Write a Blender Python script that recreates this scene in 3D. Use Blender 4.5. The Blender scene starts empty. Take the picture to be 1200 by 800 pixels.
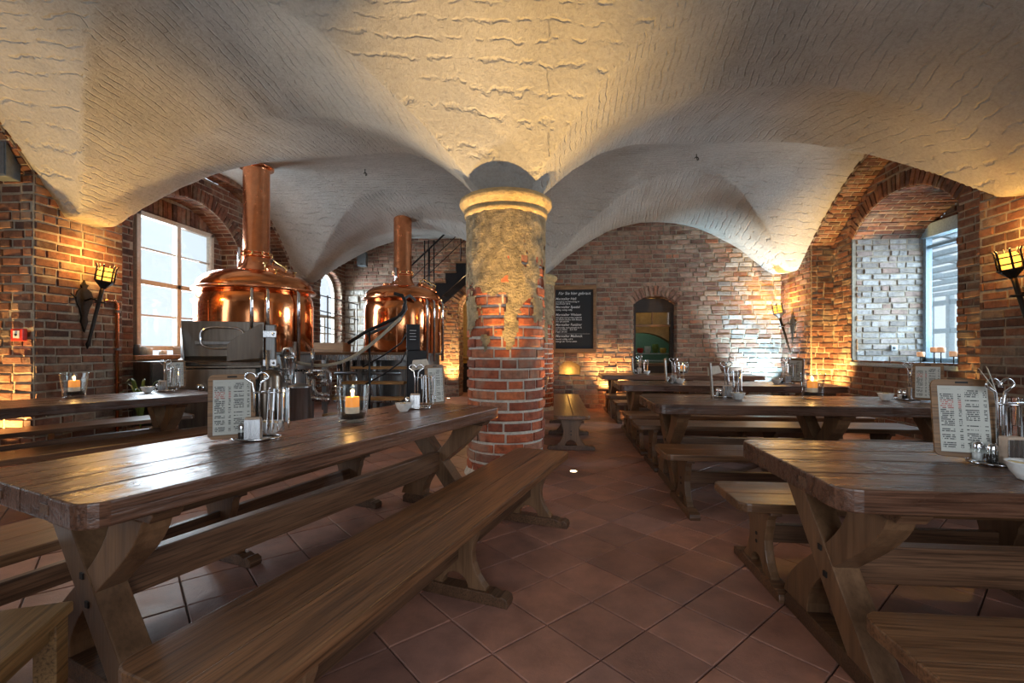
import bpy, bmesh, math, random
import numpy as np
from mathutils import Vector, Matrix, noise

# ------------------------------------------------------------------ camera
F, CX, CY, CAMH = 547.0, 600.0, 409.0, 1.30
YAW = math.atan2(50, 547)
CA, SA = math.cos(YAW), math.sin(YAW)
scene = bpy.context.scene
COL = scene.collection
cam_data = bpy.data.cameras.new('camera')
cam_data.sensor_fit = 'HORIZONTAL'
cam_data.sensor_width = 36.0
cam_data.lens = 36.0 * F / 1200.0
cam_data.shift_y = 9.0 / 1200.0
cam_data.clip_start = 0.05
cam = bpy.data.objects.new('camera', cam_data)
cam.location = (0, 0, CAMH)
cam.rotation_euler = (math.pi / 2, 0, YAW)
COL.objects.link(cam)
scene.camera = cam
# ------------------------------------------------------------------ light
scene.view_settings.view_transform = 'Standard'
scene.view_settings.look = 'None'
scene.view_settings.gamma = 1.0
scene.view_settings.use_curve_mapping = False
scene.view_settings.exposure = 0.0
world = bpy.data.worlds.new('overcast_sky')
scene.world = world
world.use_nodes = True
bg = world.node_tree.nodes['Background']
bg.inputs[0].default_value = (0.80, 0.90, 1.0, 1)
bg.inputs[1].default_value = 1.3


def area_light(name, loc, target, sx, sy, power, color, spread=180):
    d = bpy.data.lights.new(name, 'AREA')
    d.shape = 'RECTANGLE'
    d.size, d.size_y, d.energy, d.color = sx, sy, power, color
    d.spread = math.radians(spread)
    o = bpy.data.objects.new(name, d)
    o.location = loc
    o.rotation_euler = (Vector(target) - Vector(loc)).to_track_quat('-Z', 'Y').to_euler()
    COL.objects.link(o)
    return o


DAY = (0.78, 0.90, 1.0)
area_light('daylight_window_right', (6.75, 7.6, 2.35), (2.0, 7.9, 1.2), 1.7, 2.0, 190, (0.66, 0.84, 1.0), 120)
area_light('daylight_window_left', (-6.75, 7.4, 2.4), (-2.0, 6.0, 1.2), 1.5, 2.1, 230, DAY)
area_light('daylight_window_alcove', (-6.75, 11.75, 2.4), (-2.0, 10.5, 1.5), 1.1, 2.0, 330, DAY)
# daylight of the windows of the bay behind the photographer
area_light('daylight_near_left', (-6.9, 2.0, 2.3), (-1.0, 2.6, 1.0), 2.4, 2.4, 62, DAY)
area_light('daylight_near_right', (6.0, 2.0, 2.3), (1.0, 2.6, 1.0), 2.4, 2.4, 34, DAY)
area_light('added_front_fill', (0.6, -2.3, 1.9), (0.9, 3.2, 0.0), 2.6, 1.6, 34, (0.86, 0.93, 1.0), 110)  # unseen fill lamp added behind the camera to brighten floor and table ends


def spot_light(name, loc, target, power, color, angle=90, blend=0.7, size=0.05):
    d = bpy.data.lights.new(name, 'SPOT')
    d.energy, d.color = power, color
    d.spot_size, d.spot_blend, d.shadow_soft_size = math.radians(angle), blend, size
    o = bpy.data.objects.new(name, d)
    o.location = loc
    o.rotation_euler = (Vector(target) - Vector(loc)).to_track_quat('-Z', 'Y').to_euler()
    COL.objects.link(o)
    return o


def point_light(name, loc, power, color, size=0.03):
    d = bpy.data.lights.new(name, 'POINT')
    d.energy, d.color, d.shadow_soft_size = power, color, size
    o = bpy.data.objects.new(name, d)
    o.location = loc
    COL.objects.link(o)
    return o


# ------------------------------------------------------------------ pixel helpers
def P(x, y, h):
    z = F * (CAMH - h) / (y - CY)
    X = (x - CX) / F * z
    return X * CA - z * SA, z * CA + X * SA


def PZ(x, y, z):
    X = (x - CX) / F * z
    return X * CA - z * SA, z * CA + X * SA, CAMH + (CY - y) / F * z


def WY(x, y, rY):
    k = (x - CX) / F
    z = rY / (CA + k * SA)
    return z * (k * CA - SA), CAMH + (CY - y) / F * z


def proj(v):
    z = -v[0] * SA + v[1] * CA
    xc = v[0] * CA + v[1] * SA
    if z < 0.1:
        return (-9999, -9999, z)
    return (CX + F * xc / z, CY - F * (v[2] - CAMH) / z, z)


# ------------------------------------------------------------------ materials
MATS = {}


def new_mat(name):
    m = bpy.data.materials.new(name)
    m.use_nodes = True
    nt = m.node_tree
    b = nt.nodes['Principled BSDF']
    MATS[name] = m
    return m, nt, b


def N(nt, typ, **kw):
    n = nt.nodes.new(typ)
    for k, v in kw.items():
        if k.startswith('_'):
            setattr(n, k[1:], v)
        else:
            key = int(k[1:]) if (k[0] == 'i' and k[1:].isdigit()) else k.replace('__', ' ')
            n.inputs[key].default_value = v
    return n


def L(nt, a, ao, b, bi):
    nt.links.new(a.outputs[ao], b.inputs[bi])


def ramp(nt, stops):
    r = nt.nodes.new('ShaderNodeValToRGB')
    e = r.color_ramp.elements
    while len(e) < len(stops):
        e.new(0.5)
    for i, (p, c) in enumerate(stops):
        e[i].position = p
        e[i].color = (c[0], c[1], c[2], 1)
    return r


def mul_col(nt, a, ao, b, bo, fac=1.0):
    m = nt.nodes.new('ShaderNodeMix')
    m.data_type = 'RGBA'
    m.blend_type = 'MULTIPLY'
    m.inputs[0].default_value = fac
    nt.links.new(a.outputs[ao], m.inputs[6])
    nt.links.new(b.outputs[bo], m.inputs[7])
    return m


def rnd_value(nt):
    """a random number for each object and each loose piece of a joined mesh"""
    oi = N(nt, 'ShaderNodeObjectInfo')
    g = N(nt, 'ShaderNodeNewGeometry')
    ad = N(nt, 'ShaderNodeMath', _operation='ADD')
    L(nt, oi, 'Random', ad, 0)
    L(nt, g, 'Random Per Island', ad, 1)
    fr = N(nt, 'ShaderNodeMath', _operation='FRACT')
    L(nt, ad, 0, fr, 0)
    return fr


def world_pos(nt):
    return N(nt, 'ShaderNodeNewGeometry')


def brick_mat(name, stops, rough=0.85, bump=0.5):
    m, nt, b = new_mat(name)
    r = rnd_value(nt)
    cr = ramp(nt, stops)
    L(nt, r, 0, cr, 0)
    g = world_pos(nt)
    n1 = N(nt, 'ShaderNodeTexNoise', Scale=14.0, Detail=6.0, Roughness=0.65)
    L(nt, g, 'Position', n1, 'Vector')
    c2 = ramp(nt, [(0.28, (0.45, 0.42, 0.40)), (0.5, (0.95, 0.95, 0.95)), (0.72, (1.35, 1.3, 1.2))])
    L(nt, n1, 0, c2, 0)
    mx = mul_col(nt, cr, 0, c2, 0)
    n3 = N(nt, 'ShaderNodeTexNoise', Scale=3.1, Detail=4.0, Roughness=0.6)
    L(nt, g, 'Position', n3, 'Vector')
    c3 = ramp(nt, [(0.52, (0, 0, 0)), (0.68, (0.55, 0.55, 0.55))])
    L(nt, n3, 0, c3, 0)
    wash = N(nt, 'ShaderNodeMix', _data_type='RGBA')
    wash.inputs[7].default_value = (0.30, 0.245, 0.18, 1)
    L(nt, c3, 0, wash, 0)
    nt.links.new(mx.outputs[2], wash.inputs[6])
    nt.links.new(wash.outputs[2], b.inputs['Base Color'])
    b.inputs['Roughness'].default_value = rough
    n2 = N(nt, 'ShaderNodeTexNoise', Scale=45.0, Detail=5.0, Roughness=0.7)
    L(nt, g, 'Position', n2, 'Vector')
    ad = N(nt, 'ShaderNodeMath', _operation='ADD')
    L(nt, n1, 0, ad, 0)
    L(nt, n2, 0, ad, 1)
    bp = N(nt, 'ShaderNodeBump', Strength=bump, Distance=0.02)
    L(nt, ad, 0, bp, 'Height')
    L(nt, bp, 0, b, 'Normal')
    return m


def stone_mat(name, col, var=0.25, scale=12.0, rough=0.9, bump=0.5, dist=0.02):
    m, nt, b = new_mat(name)
    g = world_pos(nt)
    n1 = N(nt, 'ShaderNodeTexNoise', Scale=scale, Detail=7.0, Roughness=0.65)
    L(nt, g, 'Position', n1, 'Vector')
    lo = [max(0, c * (1 - var)) for c in col]
    hi = [min(1, c * (1 + var)) for c in col]
    cr = ramp(nt, [(0.3, lo), (0.7, hi)])
    L(nt, n1, 0, cr, 0)
    L(nt, cr, 0, b, 'Base Color')
    b.inputs['Roughness'].default_value = rough
    n2 = N(nt, 'ShaderNodeTexNoise', Scale=scale * 4, Detail=5.0, Roughness=0.7)
    L(nt, g, 'Position', n2, 'Vector')
    ad = N(nt, 'ShaderNodeMath', _operation='ADD')
    L(nt, n1, 0, ad, 0)
    L(nt, n2, 0, ad, 1)
    bp = N(nt, 'ShaderNodeBump', Strength=bump, Distance=dist)
    L(nt, ad, 0, bp, 'Height')
    L(nt, bp, 0, b, 'Normal')
    return m


def vault_mat():
    m, nt, b = new_mat('whitewashed_vault')
    uv = N(nt, 'ShaderNodeUVMap', _uv_map='courses')
    g = world_pos(nt)
    dn = N(nt, 'ShaderNodeTexNoise', Scale=5.0, Detail=4.0, Roughness=0.6)
    L(nt, g, 'Position', dn, 'Vector')
    sc = N(nt, 'ShaderNodeVectorMath', _operation='MULTIPLY_ADD')
    sc.inputs[1].default_value = (0.12, 0.085, 0.0)
    L(nt, dn, 'Color', sc, 0)
    L(nt, uv, 0, sc, 2)
    br = N(nt, 'ShaderNodeTexBrick', Scale=1.0)
    br.inputs['Brick Width'].default_value = 4.0
    br.inputs['Row Height'].default_value = 0.075
    br.inputs['Mortar Size'].default_value = 0.011
    br.inputs['Mortar Smooth'].default_value = 1.0
    L(nt, sc, 0, br, 'Vector')
    mp = N(nt, 'ShaderNodeMapping')
    mp.inputs['Scale'].default_value = (6.0, 9.0, 1.0)
    L(nt, uv, 0, mp, 0)
    n1 = N(nt, 'ShaderNodeTexNoise', Scale=1.0, Detail=7.0, Roughness=0.7)
    L(nt, mp, 0, n1, 'Vector')
    n2 = N(nt, 'ShaderNodeTexNoise', Scale=30.0, Detail=6.0, Roughness=0.75)
    L(nt, g, 'Position', n2, 'Vector')
    n3 = N(nt, 'ShaderNodeTexNoise', Scale=0.8, Detail=6.0, Roughness=0.65)
    L(nt, g, 'Position', n3, 'Vector')
    cr = ramp(nt, [(0.3, (0.33, 0.315, 0.285)), (0.7, (0.48, 0.465, 0.43))])
    L(nt, n3, 0, cr, 0)
    c2 = ramp(nt, [(0.30, (0.80, 0.79, 0.77)), (0.60, (1.04, 1.04, 1.04))])
    L(nt, n2, 0, c2, 0)
    mx = mul_col(nt, cr, 0, c2, 0)
    nt.links.new(mx.outputs[2], b.inputs['Base Color'])
    b.inputs['Roughness'].default_value = 0.92
    # broken joints of the brick webs under the limewash
    jm = N(nt, 'ShaderNodeMath', _operation='MULTIPLY')
    L(nt, br, 'Fac', jm, 0)
    pn = N(nt, 'ShaderNodeTexNoise', Scale=7.5, Detail=3.0, Roughness=0.6)
    L(nt, g, 'Position', pn, 'Vector')
    pr_ = ramp(nt, [(0.44, (0, 0, 0)), (0.56, (1, 1, 1))])
    L(nt, pn, 0, pr_, 0)
    L(nt, pr_, 0, jm, 1)
    h1 = N(nt, 'ShaderNodeMath', _operation='MULTIPLY_ADD')
    h1.inputs[1].default_value = -0.6
    L(nt, jm, 0, h1, 0)
    hn = N(nt, 'ShaderNodeMath', _operation='MULTIPLY')
    hn.inputs[1].default_value = 0.8
    L(nt, n1, 0, hn, 0)
    L(nt, hn, 0, h1, 2)
    h2 = N(nt, 'ShaderNodeMath', _operation='MULTIPLY_ADD')
    h2.inputs[1].default_value = 0.6
    L(nt, n2, 0, h2, 0)
    L(nt, h1, 0, h2, 2)
    bp = N(nt, 'ShaderNodeBump', Strength=0.8, Distance=0.045)
    L(nt, h2, 0, bp, 'Height')
    L(nt, bp, 0, b, 'Normal')
    return m


def wood_mat(name, dark, light, rough=0.38, grain=1.0, bump=0.25, wavy=0.0, upright=False):
    m, nt, b = new_mat(name)
    tc = N(nt, 'ShaderNodeTexCoord')
    oi = N(nt, 'ShaderNodeObjectInfo')
    of = N(nt, 'ShaderNodeVectorMath', _operation='SCALE')
    cb = N(nt, 'ShaderNodeCombineXYZ')
    for i in range(3):
        L(nt, oi, 'Random', cb, i)
    L(nt, cb, 0, of, 0)
    of.inputs['Scale'].default_value = 37.0
    ad = N(nt, 'ShaderNodeVectorMath', _operation='ADD')
    L(nt, tc, 'Object', ad, 0)
    L(nt, of, 0, ad, 1)
    mp = N(nt, 'ShaderNodeMapping')
    mp.inputs['Scale'].default_value = (9.0 * grain, 9.0 * grain, 1.2 * grain) if upright else (0.9 * grain, 9.0 * grain, 9.0 * grain)
    L(nt, ad, 0, mp, 0)
    n1 = N(nt, 'ShaderNodeTexNoise', Scale=1.0, Detail=5.0, Roughness=0.6, Distortion=1.2)
    L(nt, mp, 0, n1, 'Vector')
    mp2 = N(nt, 'ShaderNodeMapping')
    mp2.inputs['Scale'].default_value = (70.0, 70.0, 4.0) if upright else (3.0, 110.0, 110.0)
    L(nt, ad, 0, mp2, 0)
    n2 = N(nt, 'ShaderNodeTexNoise', Scale=1.0, Detail=3.0, Roughness=0.6)
    L(nt, mp2, 0, n2, 'Vector')
    md = [(dark[i] + light[i]) / 2 for i in range(3)]
    cr = ramp(nt, [(0.28, dark), (0.5, md), (0.72, light)])
    L(nt, n1, 0, cr, 0)
    c2 = ramp(nt, [(0.34, (0.42, 0.40, 0.38)), (0.52, (1.0, 1.0, 1.0)), (0.7, (1.2, 1.2, 1.2))])
    L(nt, n2, 0, c2, 0)
    mx = mul_col(nt, cr, 0, c2, 0, 0.35 if upright else 1.0)
    vr = ramp(nt, [(0.0, (0.78, 0.78, 0.78)), (1.0, (1.2, 1.17, 1.14))])
    L(nt, oi, 'Random', vr, 0)
    m3 = nt.nodes.new('ShaderNodeMix')
    m3.data_type, m3.blend_type = 'RGBA', 'MULTIPLY'
    m3.inputs[0].default_value = 1.0
    nt.links.new(mx.outputs[2], m3.inputs[6])
    nt.links.new(vr.outputs[0], m3.inputs[7])
    nt.links.new(m3.outputs[2], b.inputs['Base Color'])
    rr = N(nt, 'ShaderNodeMapRange')
    rr.inputs[3].default_value = rough - 0.1
    rr.inputs[4].default_value = rough + 0.14
    L(nt, n1, 0, rr, 0)
    L(nt, rr, 0, b, 'Roughness')
    hs = N(nt, 'ShaderNodeMath', _operation='MULTIPLY_ADD')
    hs.inputs[1].default_value = 0.4
    L(nt, n2, 0, hs, 0)
    L(nt, n1, 0, hs, 2)
    last = hs
    if wavy:
        mp3 = N(nt, 'ShaderNodeMapping')
        mp3.inputs['Scale'].default_value = (6.0, 14.0, 6.0)
        L(nt, ad, 0, mp3, 0)
        n4 = N(nt, 'ShaderNodeTexNoise', Scale=1.0, Detail=3.0, Roughness=0.55)
        L(nt, mp3, 0, n4, 'Vector')
        w2 = N(nt, 'ShaderNodeMath', _operation='MULTIPLY_ADD')
        w2.inputs[1].default_value = wavy
        L(nt, n4, 0, w2, 0)
        L(nt, hs, 0, w2, 2)
        last = w2
    bp = N(nt, 'ShaderNodeBump', Strength=bump, Distance=0.01)
    L(nt, last, 0, bp, 'Height')
    L(nt, bp, 0, b, 'Normal')
    return m


def tile_mat():
    m, nt, b = new_mat('terracotta_tile')
    r = rnd_value(nt)
    cr = ramp(nt, [(0.0, (0.24, 0.125, 0.098)), (0.35, (0.33, 0.165, 0.122)), (0.7, (0.40, 0.195, 0.138)), (1.0, (0.32, 0.178, 0.148))])
    L(nt, r, 0, cr, 0)
    g = world_pos(nt)
    n1 = N(nt, 'ShaderNodeTexNoise', Scale=5.0, Detail=7.0, Roughness=0.65)
    L(nt, g, 'Position', n1, 'Vector')
    c2 = ramp(nt, [(0.28, (0.6, 0.6, 0.62)), (0.55, (1.0, 1.0, 1.0)), (0.75, (1.3, 1.25, 1.2))])
    L(nt, n1, 0, c2, 0)
    mx = mul_col(nt, cr, 0, c2, 0)
    nt.links.new(mx.outputs[2], b.inputs['Base Color'])
    n2 = N(nt, 'ShaderNodeTexNoise', Scale=60.0, Detail=4.0, Roughness=0.7)
    L(nt, g, 'Position', n2, 'Vector')
    rr = N(nt, 'ShaderNodeMapRange')
    rr.inputs[3].default_value = 0.30
    rr.inputs[4].default_value = 0.58
    L(nt, n1, 0, rr, 0)
    L(nt, rr, 0, b, 'Roughness')
    ad = N(nt, 'ShaderNodeMath', _operation='MULTIPLY_ADD')
    ad.inputs[1].default_value = 0.4
    L(nt, n2, 0, ad, 0)
    L(nt, n1, 0, ad, 2)
    bp = N(nt, 'ShaderNodeBump', Strength=0.35, Distance=0.012)
    L(nt, ad, 0, bp, 'Height')
    L(nt, bp, 0, b, 'Normal')
    return m


def plain(name, col, rough=0.5, metal=0.0, emit=0.0, ecol=None, bump=0.0, bscale=30.0, trans=0.0, ior=1.45, alpha=1.0, streak=False):
    m, nt, b = new_mat(name)
    b.inputs['Base Color'].default_value = (*col, 1)
    b.inputs['Roughness'].default_value = rough
    b.inputs['Metallic'].default_value = metal
    b.inputs['IOR'].default_value = ior
    if trans:
        b.inputs['Transmission Weight'].default_value = trans
    if emit:
        b.inputs['Emission Color'].default_value = (*(ecol or col), 1)
        b.inputs['Emission Strength'].default_value = emit
    tc = N(nt, 'ShaderNodeTexCoord')
    n1 = N(nt, 'ShaderNodeTexNoise', Scale=bscale, Detail=4.0)
    if streak:
        mp = N(nt, 'ShaderNodeMapping')
        mp.inputs['Scale'].default_value = (1, 1, 0.08)
        L(nt, tc, 'Object', mp, 0)
        L(nt, mp, 0, n1, 'Vector')
    else:
        L(nt, tc, 'Object', n1, 'Vector')
    if not trans and not emit:
        cr = ramp(nt, [(0.3, [c * 0.82 for c in col]), (0.7, [min(1, c * 1.12) for c in col])])
        L(nt, n1, 0, cr, 0)
        L(nt, cr, 0, b, 'Base Color')
        rr = N(nt, 'ShaderNodeMapRange')
        rr.inputs[3].default_value = max(0.03, rough - 0.06)
        rr.inputs[4].default_value = min(1, rough + 0.08)
        L(nt, n1, 0, rr, 0)
        L(nt, rr, 0, b, 'Roughness')
    if bump:
        bp = N(nt, 'ShaderNodeBump', Strength=bump, Distance=0.01)
        L(nt, n1, 0, bp, 'Height')
        L(nt, bp, 0, b, 'Normal')
    return m


def glass_mat(name, tint=(1, 1, 1), rough=0.0):
    m, nt, b = new_mat(name)
    out = nt.nodes['Material Output']
    nt.nodes.remove(b)
    gl = N(nt, 'ShaderNodeBsdfGlossy')
    gl.inputs['Roughness'].default_value = rough + 0.02
    tr = N(nt, 'ShaderNodeBsdfTransparent')
    tr.inputs[0].default_value = (*tint, 1)
    lw = N(nt, 'ShaderNodeLayerWeight', Blend=0.5)
    pw = N(nt, 'ShaderNodeMath', _operation='POWER')
    pw.inputs[1].default_value = 3.0
    L(nt, lw, 'Facing', pw, 0)
    fr = N(nt, 'ShaderNodeMath', _operation='MULTIPLY_ADD')
    fr.inputs[1].default_value = 0.80
    fr.inputs[2].default_value = 0.07
    L(nt, pw, 0, fr, 0)
    mx = N(nt, 'ShaderNodeMixShader')
    L(nt, fr, 0, mx, 0)
    L(nt, tr, 0, mx, 1)
    L(nt, gl, 0, mx, 2)
    L(nt, mx, 0, out, 0)
    return m


def print_mat(name, paper, ink, rows, cols, red=None):
    """paper with rows of illegible small print, laid out on the 'print' UV map"""
    m, nt, b = new_mat(name)
    uv = N(nt, 'ShaderNodeUVMap', _uv_map='print')
    sp = N(nt, 'ShaderNodeSeparateXYZ')
    L(nt, uv, 0, sp, 0)

    def math_(op, a, bval=None, c=None):
        n = N(nt, 'ShaderNodeMath', _operation=op)
        for i, v in enumerate((a, bval, c)):
            if v is None:
                continue
            if isinstance(v, (int, float)):
                n.inputs[i].default_value = v
            else:
                nt.links.new(v, n.inputs[i])
        return n.outputs[0]
    u, v = sp.outputs[0], sp.outputs[1]
    vr = math_('MULTIPLY', v, rows)
    row = math_('FLOOR', vr)
    line = math_('LESS_THAN', math_('ABSOLUTE', math_('SUBTRACT', math_('FRACT', vr), 0.5)), 0.27)
    uc = math_('MULTIPLY', u, cols)
    fu = math_('FRACT', uc)
    inside = math_('MULTIPLY', math_('GREATER_THAN', fu, 0.08), math_('LESS_THAN', fu, 0.93))
    cb = N(nt, 'ShaderNodeCombineXYZ')
    nt.links.new(math_('MULTIPLY', u, 26.0), cb.inputs[0])
    nt.links.new(math_('MULTIPLY', row, 7.31), cb.inputs[1])
    ns = N(nt, 'ShaderNodeTexNoise', Scale=1.0, Detail=2.0)
    L(nt, cb, 0, ns, 'Vector')
    word = math_('GREATER_THAN', ns.outputs[0], 0.44)
    cb2 = N(nt, 'ShaderNodeCombineXYZ')
    nt.links.new(math_('MULTIPLY', row, 3.7), cb2.inputs[0])
    nt.links.new(math_('MULTIPLY', math_('FLOOR', uc), 5.1), cb2.inputs[1])
    nw = N(nt, 'ShaderNodeTexWhiteNoise')
    L(nt, cb2, 0, nw, 'Vector')
    short = math_('GREATER_THAN', nw.outputs[0], 0.16)
    # items at the column's start, prices at its end
    gap = math_('SUBTRACT', 1.0, math_('MULTIPLY', math_('GREATER_THAN', fu, 0.62), math_('LESS_THAN', fu, 0.8)))
    ink_m = math_('MULTIPLY', math_('MULTIPLY', line, inside), math_('MULTIPLY', math_('MULTIPLY', word, short), gap))
    mar = math_('MULTIPLY', math_('GREATER_THAN', v, 0.05), math_('LESS_THAN', v, 0.95))
    ink_m = math_('MULTIPLY', ink_m, mar)
    inkc = N(nt, 'ShaderNodeMix', _data_type='RGBA')
    inkc.inputs[6].default_value = (*ink, 1)
    inkc.inputs[7].default_value = (*(red or ink), 1)
    isred = math_('MULTIPLY', math_('MULTIPLY', math_('GREATER_THAN', v, 0.66), math_('LESS_THAN', v, 0.78)), math_('LESS_THAN', u, 0.5))
    nt.links.new(isred, inkc.inputs[0])
    mx = N(nt, 'ShaderNodeMix', _data_type='RGBA')
    mx.inputs[6].default_value = (*paper, 1)
    nt.links.new(inkc.outputs[2], mx.inputs[7])
    nt.links.new(ink_m, mx.inputs[0])
    nt.links.new(mx.outputs[2], b.inputs['Base Color'])
    b.inputs['Roughness'].default_value = 0.6
    return m


BRICK = brick_mat('wall_brick', [(0.0, (0.070, 0.032, 0.022)), (0.3, (0.135, 0.055, 0.034)), (0.6, (0.185, 0.074, 0.042)), (0.85, (0.23, 0.10, 0.055)), (1.0, (0.20, 0.135, 0.09))])
BRICKB = brick_mat('weathered_brick', [(0.0, (0.15, 0.075, 0.052)), (0.35, (0.23, 0.115, 0.078)), (0.7, (0.30, 0.17, 0.12)), (0.9, (0.36, 0.24, 0.17)), (1.0, (0.36, 0.13, 0.065))])
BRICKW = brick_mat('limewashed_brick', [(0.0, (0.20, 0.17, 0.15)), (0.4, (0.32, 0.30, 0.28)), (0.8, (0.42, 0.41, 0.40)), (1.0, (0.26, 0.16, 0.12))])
BRICKP = brick_mat('pillar_brick', [(0.0, (0.20, 0.055, 0.032)), (0.3, (0.36, 0.092, 0.042)), (0.6, (0.46, 0.12, 0.05)), (0.9, (0.52, 0.155, 0.062)), (1.0, (0.34, 0.16, 0.10))])
MORTAR = stone_mat('lime_mortar', (0.33, 0.275, 0.205), 0.3, 20)
MORTARP = stone_mat('pillar_mortar', (0.60, 0.55, 0.47), 0.25, 24)
GROUT = stone_mat('floor_grout', (0.15, 0.12, 0.105), 0.3, 30, 0.8)
PLASTER = stone_mat('old_lime_plaster', (0.50, 0.40, 0.25), 0.5, 13, 0.92, 1.0, 0.06)
RUBBLE = stone_mat('whitewashed_rubble', (0.50, 0.47, 0.42), 0.35, 7, 0.92, 1.0, 0.05)
CAPSTONE = stone_mat('capital_stone', (0.50, 0.36, 0.17), 0.3, 14, 0.85, 0.8, 0.02)
VAULT = vault_mat()
TILE = tile_mat()
TABLEW = wood_mat('table_oak', (0.058, 0.026, 0.016), (0.17, 0.080, 0.047), 0.27, 1.0, 0.45, 2.2)
BENCHW = wood_mat('bench_oak', (0.095, 0.044, 0.020), (0.235, 0.115, 0.054), 0.33, 1.0, 0.25, 0.6)
LEGW = wood_mat('trestle_oak', (0.075, 0.036, 0.019), (0.17, 0.086, 0.045), 0.42, 1.0, 0.25)
UPLEGW = wood_mat('trestle_oak_upright', (0.10, 0.050, 0.024), (0.21, 0.112, 0.056), 0.42, 1.0, 0.2, 0.0, True)
DARKW = wood_mat('dark_stained_wood', (0.022, 0.014, 0.010), (0.055, 0.034, 0.022), 0.5)
PINEW = wood_mat('tread_wood', (0.42, 0.22, 0.07), (0.66, 0.38, 0.14), 0.45)
FRAMEW = wood_mat('frame_wood', (0.15, 0.075, 0.03), (0.28, 0.15, 0.065), 0.5)
STOOLW = wood_mat('stool_wood', (0.16, 0.085, 0.03), (0.30, 0.17, 0.065), 0.4)
IRON = plain('wrought_iron', (0.035, 0.030, 0.026), 0.5, 0.7, bump=0.3)
BLACK = plain('black_metal', (0.014, 0.014, 0.016), 0.42, 0.3)
PEG = plain('dark_peg', (0.012, 0.008, 0.006), 0.6)
STEEL = plain('brushed_steel', (0.56, 0.56, 0.57), 0.26, 1.0, bscale=60, streak=True)
STEELD = plain('dull_steel', (0.27, 0.265, 0.26), 0.38, 1.0, bscale=40, streak=True)
BRONZE = plain('bronzed_steel', (0.20, 0.165, 0.135), 0.30, 1.0, bscale=30, streak=True)
CHROME = plain('polished_steel', (0.75, 0.76, 0.78), 0.08, 1.0)
COPPER = plain('polished_copper', (0.88, 0.34, 0.14), 0.13, 1.0, bump=0.12, bscale=5.0)
COPPERD = plain('satin_copper', (0.80, 0.32, 0.15), 0.24, 1.0, bscale=10)
BRASS = plain('brass', (0.85, 0.60, 0.25), 0.22, 1.0)
WHITEP = plain('cream_paint', (0.55, 0.50, 0.42), 0.5)
CONSP = plain('pale_blue_paint', (0.66, 0.78, 0.84), 0.5)
BLUEP = plain('blue_grey_paint', (0.30, 0.40, 0.46), 0.5)
CERAMIC = plain('white_ceramic', (0.72, 0.72, 0.70), 0.22)
WAX = plain('orange_wax', (0.85, 0.36, 0.08), 0.45, emit=0.55, ecol=(1.0, 0.33, 0.05))
WAXW = plain('pale_wax', (0.80, 0.72, 0.60), 0.5)
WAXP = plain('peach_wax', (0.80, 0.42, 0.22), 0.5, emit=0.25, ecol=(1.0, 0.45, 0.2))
FLAME = plain('candle_flame', (1.0, 0.75, 0.3), 0.5, emit=14.0, ecol=(1.0, 0.70, 0.25))
BULB = plain('torch_lamp', (1.0, 0.7, 0.2), 0.5, emit=16.0, ecol=(1.0, 0.60, 0.14))
MICA = plain('torch_amber_glass', (0.9, 0.5, 0.1), 0.4, emit=2.2, ecol=(1.0, 0.48, 0.06))
LENS = plain('uplight_lens', (1.0, 0.9, 0.6), 0.3, emit=9.0, ecol=(1.0, 0.85, 0.5))
SAND = plain('dark_sand', (0.03, 0.022, 0.018), 0.9, bump=0.5, bscale=200)
GLASS = glass_mat('clear_glass', (0.96, 0.98, 0.98))
PANE = glass_mat('window_pane', (0.97, 0.99, 1.0))
REDP = plain('red_plastic', (0.62, 0.03, 0.015), 0.4)
PAPER = plain('plain_paper', (0.62, 0.58, 0.50), 0.7)
MENUP = print_mat('menu_print', (0.52, 0.52, 0.47), (0.05, 0.05, 0.05), 34, 2, (0.45, 0.10, 0.08))
NAPKIN = plain('napkin_paper', (0.50, 0.38, 0.29), 0.85)
CHALKB = plain('blackboard_slate', (0.010, 0.011, 0.014), 0.6)
CHALK = plain('chalk', (0.62, 0.64, 0.66), 0.9)
ROPE = plain('rope_fibre', (0.42, 0.38, 0.30), 0.9)
HOSE = plain('grey_hose', (0.10, 0.10, 0.10), 0.45)
SPEAKER = plain('grey_speaker_plastic', (0.10, 0.115, 0.125), 0.5)
GREENP = plain('tiled_green', (0.10, 0.16, 0.13), 0.4)
YELLOWP = plain('counter_yellow', (0.62, 0.36, 0.06), 0.5)
OCHRE = stone_mat('ochre_plaster', (0.42, 0.30, 0.15), 0.25, 8)
LEAF = plain('green_leaf', (0.16, 0.22, 0.05), 0.5)
SACHET = plain('sachet_paper', (0.55, 0.42, 0.20), 0.7)


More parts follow.
